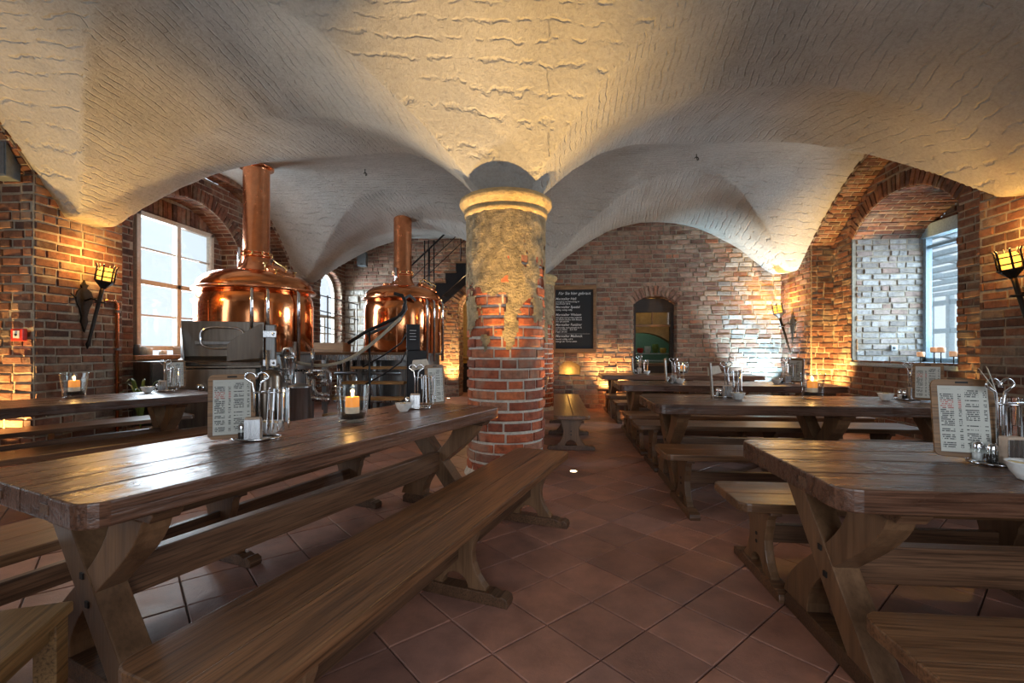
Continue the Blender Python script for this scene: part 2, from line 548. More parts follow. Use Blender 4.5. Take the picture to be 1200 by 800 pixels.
# ------------------------------------------------------------------ mesh builder
class MB:
    def __init__(self):
        self.v, self.f, self.sm = [], [], []

    def add(self, verts, faces, smooth=False, mat=None):
        o = len(self.v)
        if mat is not None:
            verts = [mat @ Vector(p) for p in verts]
        self.v.extend([tuple(p) for p in verts])
        self.f.extend([tuple(i + o for i in f) for f in faces])
        self.sm.extend([smooth] * len(faces))
        return self

    def box(self, x0, x1, y0, y1, z0, z1, mat=None, bev=0.0):
        if bev <= 0:
            vs = [(x0, y0, z0), (x1, y0, z0), (x1, y1, z0), (x0, y1, z0), (x0, y0, z1), (x1, y0, z1), (x1, y1, z1), (x0, y1, z1)]
            fs = [(0, 3, 2, 1), (4, 5, 6, 7), (0, 1, 5, 4), (1, 2, 6, 5), (2, 3, 7, 6), (3, 0, 4, 7)]
            return self.add(vs, fs, False, mat)
        bm = bmesh.new()
        bmesh.ops.create_cube(bm, size=1.0)
        for q in bm.verts:
            q.co = Vector((x0 + (q.co.x + .5) * (x1 - x0), y0 + (q.co.y + .5) * (y1 - y0), z0 + (q.co.z + .5) * (z1 - z0)))
        bmesh.ops.bevel(bm, geom=bm.edges[:], offset=bev, segments=2, affect='EDGES', profile=0.6)
        self.from_bm(bm, mat)
        bm.free()
        return self

    def from_bm(self, bm, mat=None, smooth=False):
        bm.verts.index_update()
        self.add([q.co.copy() for q in bm.verts], [[q.index for q in f.verts] for f in bm.faces], smooth, mat)

    def prism(self, poly, a, b, axis='y', mat=None, bev=0.0, smooth=False):
        """polygon (p,q) extruded from a to b along an axis: y -> (p,t,q), x -> (t,p,q), z -> (p,q,t)"""
        def pt(p, t):
            return {'y': (p[0], t, p[1]), 'x': (t, p[0], p[1]), 'z': (p[0], p[1], t)}[axis]
        bm = bmesh.new()
        lo = [bm.verts.new(pt(p, a)) for p in poly]
        hi = [bm.verts.new(pt(p, b)) for p in poly]
        n = len(poly)
        f1 = bm.faces.new(lo)
        f2 = bm.faces.new(hi)
        for i in range(n):
            bm.faces.new((lo[i], lo[(i + 1) % n], hi[(i + 1) % n], hi[i]))
        bmesh.ops.recalc_face_normals(bm, faces=bm.faces[:])
        if bev > 0:
            ed = [e for e in bm.edges if f1 in e.link_faces or f2 in e.link_faces]
            bmesh.ops.bevel(bm, geom=ed, offset=bev, segments=2, affect='EDGES', profile=0.6)
        bmesh.ops.triangulate(bm, faces=[f for f in bm.faces if len(f.verts) > 8])
        self.from_bm(bm, mat, smooth)
        bm.free()
        return self

    def lathe(self, prof, seg=32, mat=None, smooth=True, a0=0.0, a1=2 * math.pi, cap=False):
        vs, fs = [], []
        full = abs(a1 - a0 - 2 * math.pi) < 1e-6
        m = seg if full else seg + 1
        for i in range(m):
            a = a0 + (a1 - a0) * i / seg
            c, s = math.cos(a), math.sin(a)
            for r, z in prof:
                vs.append((r * c, r * s, z))
        k = len(prof)
        for i in range(seg):
            j = (i + 1) % m
            for t in range(k - 1):
                fs.append((i * k + t, j * k + t, j * k + t + 1, i * k + t + 1))
        return self.add(vs, fs, smooth, mat)

    def tube(self, pts, r, seg=8, mat=None, smooth=True, closed=False, caps=True):
        pts = [Vector(p) for p in pts]
        n = len(pts)
        vs, fs = [], []
        up = Vector((0, 0, 1))
        prev = None
        for i, p in enumerate(pts):
            a = pts[(i - 1) % n] if (closed or i > 0) else p
            b = pts[(i + 1) % n] if (closed or i < n - 1) else p
            t = (b - a).normalized() if (b - a).length > 1e-9 else Vector((0, 0, 1))
            if prev is None:
                ref = up if abs(t.z) < 0.95 else Vector((1, 0, 0))
                x = t.cross(ref).normalized()
            else:
                x = prev - t * prev.dot(t)
                x = x.normalized() if x.length > 1e-6 else t.cross(up).normalized()
            prev = x
            y = t.cross(x)
            rr = r[i] if isinstance(r, (list, tuple)) else r
            for k in range(seg):
                an = 2 * math.pi * k / seg
                vs.append(p + (x * math.cos(an) + y * math.sin(an)) * rr)
        m = n if closed else n - 1
        for i in range(m):
            j = (i + 1) % n
            for k in range(seg):
                k2 = (k + 1) % seg
                fs.append((i * seg + k, i * seg + k2, j * seg + k2, j * seg + k))
        if caps and not closed:
            fs.append(tuple(range(seg - 1, -1, -1)))
            fs.append(tuple((n - 1) * seg + k for k in range(seg)))
        return self.add(vs, fs, smooth, mat)

    def disc(self, r, z, seg=24, mat=None, up=True):
        vs = [(r * math.cos(2 * math.pi * k / seg), r * math.sin(2 * math.pi * k / seg), z) for k in range(seg)]
        f = tuple(range(seg)) if up else tuple(range(seg - 1, -1, -1))
        return self.add(vs, [f], False, mat)

    def mesh(self, name):
        me = bpy.data.meshes.new(name)
        me.from_pydata(self.v, [], self.f)
        me.polygons.foreach_set('use_smooth', self.sm)
        me.update()
        return me

    def build(self, name, mat, parent=None, loc=None, rot=None):
        me = self.mesh(name)
        me.materials.append(mat)
        return link(name, me, parent, loc, rot)


def link(name, me, parent=None, loc=None, rot=None):
    o = bpy.data.objects.new(name, me)
    COL.objects.link(o)
    if parent is not None:
        o.parent = parent
    if loc is not None:
        o.location = loc
    if rot is not None:
        o.rotation_euler = rot
    return o


def tag(o, label, cat, group=None):
    o['label'] = label
    o['category'] = cat
    if group:
        o['group'] = group
    return o


def thing(name, label, cat, loc=(0, 0, 0), rz=0.0, group=None):
    o = bpy.data.objects.new(name, None)
    o.empty_display_size = 0.1
    COL.objects.link(o)
    o.location = loc
    o.rotation_euler = (0, 0, rz)
    return tag(o, label, cat, group)


def kids(o):
    return [c for c in bpy.data.objects if c.parent is o]


def copy_thing(src, loc, rz, label=None, group=None, tree=None):
    """a copy of a thing, its parts and their sub-parts; mesh data are shared"""
    def rec(o, par):
        c = o.copy()
        COL.objects.link(c)
        if par is not None:
            c.parent = par
        for ch in o.children:
            rec(ch, c)
        return c
    r = rec(src, None)
    r.location = loc
    r.rotation_euler = (0, 0, rz)
    if label:
        r['label'] = label
    if group:
        r['group'] = group
    return r


def structure(o):
    o['kind'] = 'structure'
    return o


RNG = random.Random(11)
# ------------------------------------------------------------------ the vault's shape
WR, WL, BACK, BACKL = 4.80, -5.85, 10.40, 12.60
SPRING = 2.87
PX, PY, PR = -0.52, 4.97, 0.395           # the round pillar


def row_shift(x):
    return 0.32 * min(1.0, max(0.0, (-0.5 - x) / 5.35))


def g_arch(x, y):
    """barrels that run across the room: height from y"""
    yy = y - row_shift(x)
    k = round((yy - 2.45) / 5.03)
    t = abs(yy - (2.45 + 5.03 * k))
    w = min(1.0, max(0.0, (x - WL) / (WR - WL)))
    p = 2.4 + 0.4 * w if w < 0.5 else 2.6 - 2.3 * (w - 0.5)
    a = 2.30 + (2.21 - 2.30) * w
    rise = 1.44 + 0.06 * abs(2 * w - 1)
    return SPRING + rise * (1 - min(1.0, t / a) ** p)


def f_arch(x, y):
    """barrels that run down each aisle: height from x"""
    xc = 2.15 if x > -0.5 else -3.17
    s = abs(x - xc)
    yy = y - row_shift(x)
    k = round((yy - 2.45) / 5.03)
    q = (yy - (2.45 + 5.03 * k)) / 2.9
    rise = 1.40 - 0.40 * q * q
    pf = 2.6 - 0.6 * min(1.0, max(0.0, (y - 7.0) / 3.0))
    return SPRING + rise * (1 - min(1.0, s / 2.43) ** pf)


def vault_z(x, y):
    a, b = f_arch(x, y), g_arch(x, y)
    d = a - b
    k = 0.012
    h = max(k - abs(d), 0.0) / k
    return max(a, b) + h * h * k * 0.25


def build_vault():
    st = 0.036
    xs = np.arange(WL - 0.06, WR + 0.07, st)
    ys = np.arange(-2.1, BACKL + 0.1, st)
    nx, ny = len(xs), len(ys)
    vs = []
    uvs = np.zeros((nx * ny, 2))
    for i, x in enumerate(xs):
        for j, y in enumerate(ys):
            z = vault_z(x, y)
            isf = f_arch(x, y) > g_arch(x, y)
            r = noise.noise((x * 1.3, y * 1.3, 3.1)) * 0.022 + noise.noise((x * 4.0, y * 4.0, 7.7)) * 0.010
            c = (x * (4.5 if isf else 1.2), y * (1.2 if isf else 4.5), 1.7)
            r += noise.noise(c) * 0.012
            vs.append((x, y, z + r))
    fs = []
    loops = []
    for i in range(nx - 1):
        for j in range(ny - 1):
            a = i * ny + j
            q = (a, a + 1, a + ny + 1, a + ny)
            fs.append(q)
            xm, ym = xs[i] + st / 2, ys[j] + st / 2
            isf = f_arch(xm, ym) > g_arch(xm, ym)
            for idx in q:
                x, y, z = vs[idx]
                s = (abs(x - (2.15 if x > -0.5 else -3.17)) if isf else y)
                loops.append((y, x + z * 0.5) if isf else (x, y + z * 0.5))
    me = bpy.data.meshes.new('ceiling')
    me.from_pydata(vs, [], fs)
    me.polygons.foreach_set('use_smooth', [True] * len(fs))
    uv = me.uv_layers.new(name='courses')
    uv.data.foreach_set('uv', np.array(loops, dtype=np.float32).ravel())
    me.materials.append(VAULT)
    o = structure(link('ceiling', me))
    # iron hooks where the groins meet
    for hx, hy in ((2.2, 7.5), (-3.2, 7.65)):
        z = vault_z(hx, hy)
        pts = [(0, 0, 0.03), (0, 0, -0.05)] + [(0.03 * math.sin(a) , 0, -0.08 - 0.03 * math.cos(a) + 0.0) for a in (0.5 + 0.55 * k for k in range(8))]
        MB().tube(pts, 0.006, 6).build('hook', IRON, o, (hx, hy, z))
    return o


build_vault()


# ------------------------------------------------------------------ bricks
def brick_templates():
    out = []
    r = random.Random(5)
    for k in range(7):
        vs = []
        for n, ins in ((-0.5, 0.0), (0.36, 0.0), (0.5, 1.0)):
            for (a, b) in ((-1, -1), (1, -1), (1, 1), (-1, 1)):
                iu = 0.5 - ins * 0.022 - r.random() * 0.012
                iw = 0.5 - ins * 0.07 - r.random() * 0.035
                nn = n + (r.uniform(-0.06, 0.06) if n > 0 else 0)
                vs.append((a * iu, nn, b * iw))
        fs = []
        for lv in (0, 1):
            for q in range(4):
                q2 = (q + 1) % 4
                fs.append((lv * 4 + q, lv * 4 + q2, lv * 4 + 4 + q2, lv * 4 + 4 + q))
        fs.append((8, 9, 10, 11))
        # faces must look outwards along +n (local y)
        fs = [tuple(reversed(f)) for f in fs]
        out.append((vs, fs))
    return out


TPL = brick_templates()
TPL_NP = [np.array(v) for v, f in TPL]


def template_meshes(prefix, mat):
    ms = []
    for v, f in TPL:
        me = bpy.data.meshes.new(prefix)
        me.from_pydata(v, [], f)
        me.materials.append(mat)
        ms.append(me)
    return ms


class Bricks:
    def __init__(self, seed=1):
        self.items = []
        self.r = random.Random(seed)

    def add(self, c, u, n, w, lu, ln, lw):
        self.items.append((Vector(c), Vector(u), Vector(n), Vector(w), lu, ln, lw))

    def finish(self, parent, mat, name='brick', limit=300):
        ms = template_meshes(name, mat)
        def key(it):
            x, y, z = proj(it[0])
            if z < 0.3 or not (-15 < x < 1215 and -15 < y < 815):
                return 1e9 + z
            face = -(it[0] - Vector((0, 0, CAMH))).normalized().dot(it[2])
            return (z * z) / max(0.05, face) / max(1e-4, it[4] * it[6]) * 0.03 if face > 0 else 1e8 + z
        order = sorted(self.items, key=key)
        near, rest = order[:limit], order[limit:]
        for it in near:
            c, u, n, w, lu, ln, lw = it
            o = bpy.data.objects.new(name, ms[self.r.randrange(len(ms))])
            m = Matrix(((u.x * lu, n.x * ln, w.x * lw, c.x), (u.y * lu, n.y * ln, w.y * lw, c.y), (u.z * lu, n.z * ln, w.z * lw, c.z), (0, 0, 0, 1)))
            COL.objects.link(o)
            o.parent = parent
            o.matrix_local = m
        if rest:
            V, FS = [], []
            off = 0
            for it in rest:
                c, u, n, w, lu, ln, lw = it
                k = self.r.randrange(len(TPL))
                B = np.array([list(u * lu), list(n * ln), list(w * lw)])
                V.append(TPL_NP[k] @ B + np.array(list(c)))
                FS.extend([tuple(i + off for i in f) for f in TPL[k][1]])
                off += 12
            me = bpy.data.meshes.new(name + '_courses')
            me.from_pydata(np.vstack(V).tolist(), [], FS)
            me.materials.append(mat)
            o = link(name + '_courses', me, parent)
            o['kind'] = 'stuff'


def face(bs, back, O, u, n, z0, z1, intervals, course=0.102, blen=0.285, joint=0.019, proud=0.014, depth=0.06, rough=0.009):
    """courses of brick on a wall face; intervals(z) gives the stretches of the course that are wall"""
    O, u, n, w = Vector(O), Vector(u), Vector(n), Vector((0, 0, 1))
    nc = int(math.ceil((z1 - z0) / course))
    r = bs.r
    for i in range(nc):
        za, zb = z0 + i * course, min(z1, z0 + (i + 1) * course)
        if zb - za < 0.03:
            continue
        zc = (za + zb) / 2
        for a, b in intervals(zc):
            if b - a < 0.03:
                continue
            x = a - r.random() * blen * 0.2 - (blen * 0.5 if i % 2 else 0)
            while x < b:
                ln = blen * (0.5 if r.random() < 0.28 else 1.0) + r.uniform(-0.012, 0.012)
                xa, xb = max(a, x), min(b, x + ln)
                if xb - xa > 0.035:
                    lu = xb - xa - joint
                    if lu > 0.02:
                        c = O + u * ((xa + xb) / 2) + w * (zc + r.uniform(-0.004, 0.004)) + n * (proud - depth / 2 + r.uniform(-rough, rough))
                        tilt = r.uniform(-0.018, 0.018)
                        uu = u * math.cos(tilt) + w * math.sin(tilt)
                        ww = w * math.cos(tilt) - u * math.sin(tilt)
                        bs.add(c, uu, n, ww, lu, depth, (zb - za) - joint + r.uniform(-0.006, 0.004))
                x += ln
        # bed of mortar behind
    ns = int(math.ceil((z1 - z0) / 0.034))
    for i in range(ns):
        za, zb = z0 + (z1 - z0) * i / ns, z0 + (z1 - z0) * (i + 1) / ns
        for a, b in intervals((za + zb) / 2):
            back.add([O + u * a + w * za, O + u * b + w * za, O + u * b + w * zb, O + u * a + w * zb], [(0, 1, 2, 3)])


def resample(pts, d):
    out = []
    acc = 0.0
    L_ = sum((Vector(pts[i + 1]) - Vector(pts[i])).length for i in range(len(pts) - 1))
    k = max(2, int(round(L_ / d)))
    targets = [L_ * (i + 0.5) / k for i in range(k)]
    ti = 0
    for i in range(len(pts) - 1):
        a, b = Vector(pts[i]), Vector(pts[i + 1])
        l = (b - a).length
        while ti < k and targets[ti] <= acc + l + 1e-9:
            q = a + (b - a) * ((targets[ti] - acc) / max(l, 1e-9))
            out.append((q, (b - a).normalized(), L_ / k))
            ti += 1
        acc += l
    return out


def ring(bs, O, u, n, pts, h, depth=0.08, proud=0.02, d=0.088, joint=0.014):
    """voussoirs standing on an arch curve given as (along u, z)"""
    O, u, n, w = Vector(O), Vector(u), Vector(n), Vector((0, 0, 1))
    for q, t, dl in resample([(p[0], p[1], 0) for p in pts], d):
        tt = u * t.x + w * t.y
        rr = w * t.x - u * t.y
        if t.x < 0:
            rr = -rr
        jr = bs.r.uniform(-0.006, 0.006)
        c = O + u * q.x + w * q.y + rr * (h / 2) + n * (proud - depth / 2 + jr)
        bs.add(c, tt, n, rr, dl - joint, depth, h)


def soffit(bs, back, O, u, n, pts, deep, rows=2, d=0.088, joint=0.014, proud=0.012):
    """underside of an arch, going into the wall by 'deep' against n"""
    O, u, n, w = Vector(O), Vector(u), Vector(n), Vector((0, 0, 1))
    for i in range(len(pts) - 1):
        a, b = pts[i], pts[i + 1]
        pa, pb = O + u * a[0] + w * a[1], O + u * b[0] + w * b[1]
        back.add([pa, pb, pb - n * deep, pa - n * deep], [(0, 1, 2, 3)])
    for k, (q, t, dl) in enumerate(resample([(p[0], p[1], 0) for p in pts], d)):
        tt = u * t.x + w * t.y
        rr = w * t.x - u * t.y
        if t.x < 0:
            rr = -rr
        sh = (deep / rows) * 0.5 * (k % 2)
        x = -sh
        while x < deep:
            xa, xb = max(0, x), min(deep, x + deep / rows)
            if xb - xa > 0.05:
                c = O + u * q.x + w * q.y - rr * (proud - 0.03 + bs.r.uniform(-0.006, 0.006)) - n * ((xa + xb) / 2)
                bs.add(c, n, -rr, tt, xb - xa - joint, 0.06, dl - joint)
            x += deep / rows


def seg_arch(a, b, zs, zc, k=18):
    """segmental arch from (a,zs) to (b,zs) with crown height zc"""
    h, s = zc - zs, (b - a) / 2
    R = (h * h + s * s) / (2 * h)
    cz = zc - R
    half = math.asin(min(1.0, s / R))
    return [((a + b) / 2 + R * math.sin(-half + 2 * half * i / k), cz + R * math.cos(-half + 2 * half * i / k)) for i in range(k + 1)]


def arch_top(pts, y):
    for i in range(len(pts) - 1):
        if pts[i][0] <= y <= pts[i + 1][0]:
            f = (y - pts[i][0]) / max(1e-9, pts[i + 1][0] - pts[i][0])
            return pts[i][1] + f * (pts[i + 1][1] - pts[i][1])
    return None


def cut(iv, a, b):
    out = []
    for p, q in iv:
        if b <= p or a >= q:
            out.append((p, q))
        else:
            if a > p:
                out.append((p, a))
            if b < q:
                out.append((b, q))
    return out


def opening_at(z, pts, sill):
    """where an opening with an arch curve pts is open at height z"""
    a, b = pts[0][0], pts[-1][0]
    zs = pts[0][1]
    if z < sill:
        return None
    if z <= zs:
        return (a, b)
    cr = []
    for i in range(len(pts) - 1):
        p, q = pts[i], pts[i + 1]
        if (p[1] - z) * (q[1] - z) <= 0 and p[1] != q[1]:
            cr.append(p[0] + (q[0] - p[0]) * (z - p[1]) / (q[1] - p[1]))
    return (min(cr), max(cr)) if len(cr) > 1 else None


def bed(back, x, pts, h=0.3):
    for i in range(len(pts) - 1):
        a, b = pts[i], pts[i + 1]
        back.add([(x, a[0], a[1]), (x, b[0], b[1]), (x, b[0], b[1] + h), (x, a[0], a[1] + h)], [(0, 1, 2, 3)])


# ------------------------------------------------------------------ right wall
X, Y = (1, 0, 0), (0, 1, 0)
NX, NY = (-1, 0, 0), (0, -1, 0)


def wall_right():
    bs, back = Bricks(21), MB()
    ja, jb = 5.75, 9.25
    n1 = [(ja + (jb - ja) * i / 30, g_arch(WR, ja + (jb - ja) * i / 30) - 0.04) for i in range(31)]

    def pier(z):
        iv = [(3.9, BACK)]
        o = opening_at(z, n1, -1)
        return cut(iv, *o) if o else iv
    face(bs, back, (WR, 0, 0), Y, NX, 0, 4.9, pier)
    d1 = 0.40
    face(bs, back, (WR, jb, 0), X, NY, 0, n1[0][1], lambda z: [(0, d1)], blen=0.25)
    face(bs, back, (WR, ja, 0), X, Y, 0, n1[0][1], lambda z: [(0, d1)], blen=0.25)
    soffit(bs, back, (WR, 0, 0), Y, NX, n1, d1, 2)
    bed(back, WR + .003, n1)
    bed(back, WR + d1 - .003, n1)
    x2 = WR + d1
    oa, ob = 6.55, 8.70
    wa = seg_arch(oa, ob, 3.22, 3.72)
    SILL = 1.08

    def inner(z):
        iv = [(ja, jb)]
        if z > n1[0][1]:
            o = opening_at(z, n1, -1)
            iv = [(o[0] - .05, o[1] + .05)] if o else []
        ring_o = seg_arch(oa - 0.0, ob + 0.0, 3.22 + 0.0, 3.72 + 0.25) if z > 3.22 else wa
        o = opening_at(z, ring_o, SILL)
        return cut(iv, *o) if o else iv
    face(bs, back, (x2, 0, 0), Y, NX, 0, 4.45, inner)
    ring(bs, (x2, 0, 0), Y, NX, wa, 0.25)
    # mortar bed of the ring
    for i in range(len(wa) - 1):
        a, b = wa[i], wa[i + 1]
        back.add([(x2 + .004, a[0], a[1]), (x2 + .004, b[0], b[1]), (x2 + .004, b[0], b[1] + .3), (x2 + .004, a[0], a[1] + .3)], [(0, 1, 2, 3)])
    deep = 1.20
    wb_ = Bricks(29)
    face(wb_, back, (x2, ob, 0), X, NY, SILL, 3.22, lambda z: [(0.06, deep)], rough=.012)
    face(wb_, back, (x2, oa, 0), X, Y, SILL, 3.22, lambda z: [(0.06, deep)], rough=.012)
    back.box(x2, x2 + .06, ob, ob + .02, SILL, 3.22)
    back.box(x2, x2 + .06, oa - .02, oa, SILL, 3.22)
    soffit(bs, back, (x2, 0, 0), Y, NX, wa, deep, 4)
    # end of the recess round the window
    xe = x2 + deep
    face(bs, back, (xe, 0, 0), Y, NX, 3.40, 3.75, lambda z: [opening_at(z, wa, 0) or (0, 0)])
    w = structure(back.build('wall_right', MORTAR))
    bs.finish(w, BRICK)
    wb_.finish(w, BRICKW, 'limewashed_brick')
    s = MB().box(x2 - 0.03, xe, oa - 0.02, ob + 0.02, SILL - 0.06, SILL, bev=0.01)
    s.build('window_sill', BLUEP, w)
    # window: blue-grey frame
    win = MB()
    f = 0.07
    win.box(xe - .05, xe + .05, oa, oa + f, SILL, 3.4)
    win.box(xe - .05, xe + .05, ob - f, ob, SILL, 3.4)
    win.box(xe - .05, xe + .05, oa, ob, SILL, SILL + f)
    win.box(xe - .10, xe + .06, oa, ob, 3.20, 3.42)
    wo = structure(win.build('window_3', BLUEP))
    MB().box(xe - .004, xe + .004, oa + f, ob - f, SILL + f, 3.2).build('pane', PANE, wo)
    m = MB().box(xe - .03, xe + .03, oa + f, ob - f, 3.02, 3.07)
    m.build('muntin', BLUEP, wo)
    return w


def wall_left():
    bs, back = Bricks(22), MB()
    # reveal next to the fire alarm, facing the photographer
    jn = 4.75
    c0 = [(0.9 + (jn - 0.9) * i / 30, g_arch(WL, 0.9 + (jn - 0.9) * i / 30) - 0.03) for i in range(31)]
    ja, jb = 5.83, 9.88
    n1 = [(ja + (jb - ja) * i / 30, g_arch(WL, ja + (jb - ja) * i / 30) - 0.04) for i in range(31)]
    wz = [(11.2, 2.85), (11.26, 3.05), (11.4, 3.22), (11.6, 3.33), (11.8, 3.36), (12.0, 3.33), (12.2, 3.22), (12.34, 3.05), (12.4, 2.85)]

    def pier(z):
        iv = [(0.5, BACKL)]
        for c, s in ((c0, -1), (n1, -1), (wz, 1.25)):
            o = opening_at(z, c, s)
            if o:
                iv = cut(iv, *o)
        return iv
    face(bs, back, (WL, 0, 0), Y, X, 0, 4.9, pier)
    d0 = 0.75
    face(bs, back, (WL - d0, jn, 0), X, NY, 0, c0[-1][1] + 0.02, lambda z: [(0, d0)], blen=0.26, rough=0.014)
    soffit(bs, back, (WL, 0, 0), Y, X, c0, d0, 3)
    bed(back, WL - .003, c0)
    bed(back, WL - d0 + .003, c0)
    d1 = 0.30
    face(bs, back, (WL - d1, jb, 0), X, NY, 0, n1[-1][1], lambda z: [(0, d1)])
    face(bs, back, (WL - d1, ja, 0), X, Y, 0, n1[0][1], lambda z: [(0, d1)])
    soffit(bs, back, (WL, 0, 0), Y, X, n1, d1, 1)
    bed(back, WL - .003, n1)
    bed(back, WL - d1 + .003, n1)
    bed(back, WL - .003, wz, .12)
    x2 = WL - d1
    oa, ob, SILL = 6.30, 8.60, 1.20
    wa = seg_arch(oa, ob, 3.25, 3.85)

    def inner(z):
        iv = [(ja, jb)]
        if z > n1[0][1]:
            o = opening_at(z, n1, -1)
            iv = [(o[0] - .05, o[1] + .05)] if o else []
        o = opening_at(z, seg_arch(oa, ob, 3.25, 4.08) if z > 3.25 else wa, SILL)
        return cut(iv, *o) if o else iv
    face(bs, back, (x2, 0, 0), Y, X, 0, 4.45, inner)
    ring(bs, (x2, 0, 0), Y, X, wa, 0.25)
    for i in range(len(wa) - 1):
        a, b = wa[i], wa[i + 1]
        back.add([(x2 - .004, a[0], a[1]), (x2 - .004, b[0], b[1]), (x2 - .004, b[0], b[1] + .27), (x2 - .004, a[0], a[1] + .27)], [(0, 1, 2, 3)])
    deep = 0.36
    face(bs, back, (x2 - deep, ob, 0), X, NY, SILL, 3.25, lambda z: [(0, deep)])
    face(bs, back, (x2 - deep, oa, 0), X, Y, SILL, 3.25, lambda z: [(0, deep)])
    soffit(bs, back, (x2, 0, 0), Y, X, wa, deep, 1)
    xe = x2 - deep
    wya, wyb, wt, wb = 6.66, 8.30, 3.47, 1.28
    face(bs, back, (xe, 0, 0), Y, X, SILL, wt, lambda z: [(oa, wya), (wyb, ob)])
    # soldier course above the window
    ring(bs, (xe, 0, 0), Y, X, [(oa + .02, wt + .02), (ob - .02, wt + .02)], 0.30, d=0.10)
    back.add([(xe, oa, wt), (xe, ob, wt), (xe, ob, 3.9), (xe, oa, 3.9)], [(0, 1, 2, 3)])
    # reveal of the alcove window
    face(bs, back, (WL - 0.3, 11.2, 0), X, Y, 1.25, 2.85, lambda z: [(0, 0.3)])
    face(bs, back, (WL - 0.3, 12.4, 0), X, NY, 1.25, 2.85, lambda z: [(0, 0.3)])
    soffit(bs, back, (WL, 0, 0), Y, X, wz, 0.3, 1)
    w = structure(back.build('wall_left', MORTAR))
    bs.finish(w, BRICK)
    MB().box(xe - .02, x2 + .04, oa, ob, SILL - .06, SILL + .01, bev=.01).build('window_sill', FRAMEW, w)

    def casement(name, x, a, b, z0, z1, cols, rows_, t, mat):
        m = MB()
        f = 0.075
        m.box(x - .05, x + .05, a, a + f, z0, z1, bev=.008)
        m.box(x - .05, x + .05, b - f, b, z0, z1, bev=.008)
        m.box(x - .05, x + .05, a, b, z0, z0 + f, bev=.008)
        m.box(x - .05, x + .05, a, b, z1 - f, z1, bev=.008)
        o = structure(m.build(name, mat))
        mid = (a + b) / 2
        MB().box(x - .045, x + .05, mid - .045, mid + .045, z0 + f, z1 - f, bev=.008).build('mullion', mat, o)
        MB().box(x - .045, x + .05, a + f, b - f, t - .04, t + .04, bev=.008).build('transom', mat, o)
        for (p, q) in ((z0 + f, t - .04), (t + .04, z1 - f)):
            MB().box(x - .02, x + .02, a + f, b - f, (p + q) / 2 - .014, (p + q) / 2 + .014).build('muntin', mat, o)
            for (c, d) in ((a + f, mid - .045), (mid + .045, b - f)):
                for (e, g) in ((p, (p + q) / 2 - .014), ((p + q) / 2 + .014, q)):
                    MB().box(x - .003, x + .003, c, d, e, g).build('pane', PANE, o)
        return o
    casement('window_1', xe + .03, wya, wyb, wb, wt, 2, 4, 2.36, WHITEP)
    # alcove window with a round head
    m = MB()
    xw = WL - 0.22
    prof = [(11.2, 1.25)] + wz + [(12.4, 1.25)]
    inner_p = [(11.8 + (p[0] - 11.8) * 0.86, (1.32 if p[1] < 1.3 else p[1] - 0.08)) for p in prof]
    for i in range(len(prof) - 1):
        a, b, c, d = prof[i], prof[i + 1], inner_p[i + 1], inner_p[i]
        for x_ in (xw - .04, xw + .04):
            m.add([(x_, a[0], a[1]), (x_, b[0], b[1]), (x_, c[0], c[1]), (x_, d[0], d[1])], [(0, 1, 2, 3)])
        m.add([(xw - .04, d[0], d[1]), (xw - .04, c[0], c[1]), (xw + .04, c[0], c[1]), (xw + .04, d[0], d[1])], [(0, 1, 2, 3)])
    m.box(xw - .04, xw + .04, 11.2, 12.4, 1.25, 1.32)
    o = structure(m.build('window_2', WHITEP))
    MB().box(xw - .04, xw + .04, 11.77, 11.83, 1.3, 2.15).build('mullion', WHITEP, o)
    MB().box(xw - .04, xw + .04, 11.27, 12.33, 2.12, 2.2).build('transom', WHITEP, o)
    MB().box(xw - .02, xw + .02, 11.27, 12.33, 1.70, 1.73).build('muntin', WHITEP, o)
    pm = MB()
    ip = inner_p
    pm.add([(xw, p[0], p[1]) for p in ip], [tuple(range(len(ip)))])
    pm.build('pane', PANE, o)
    return w


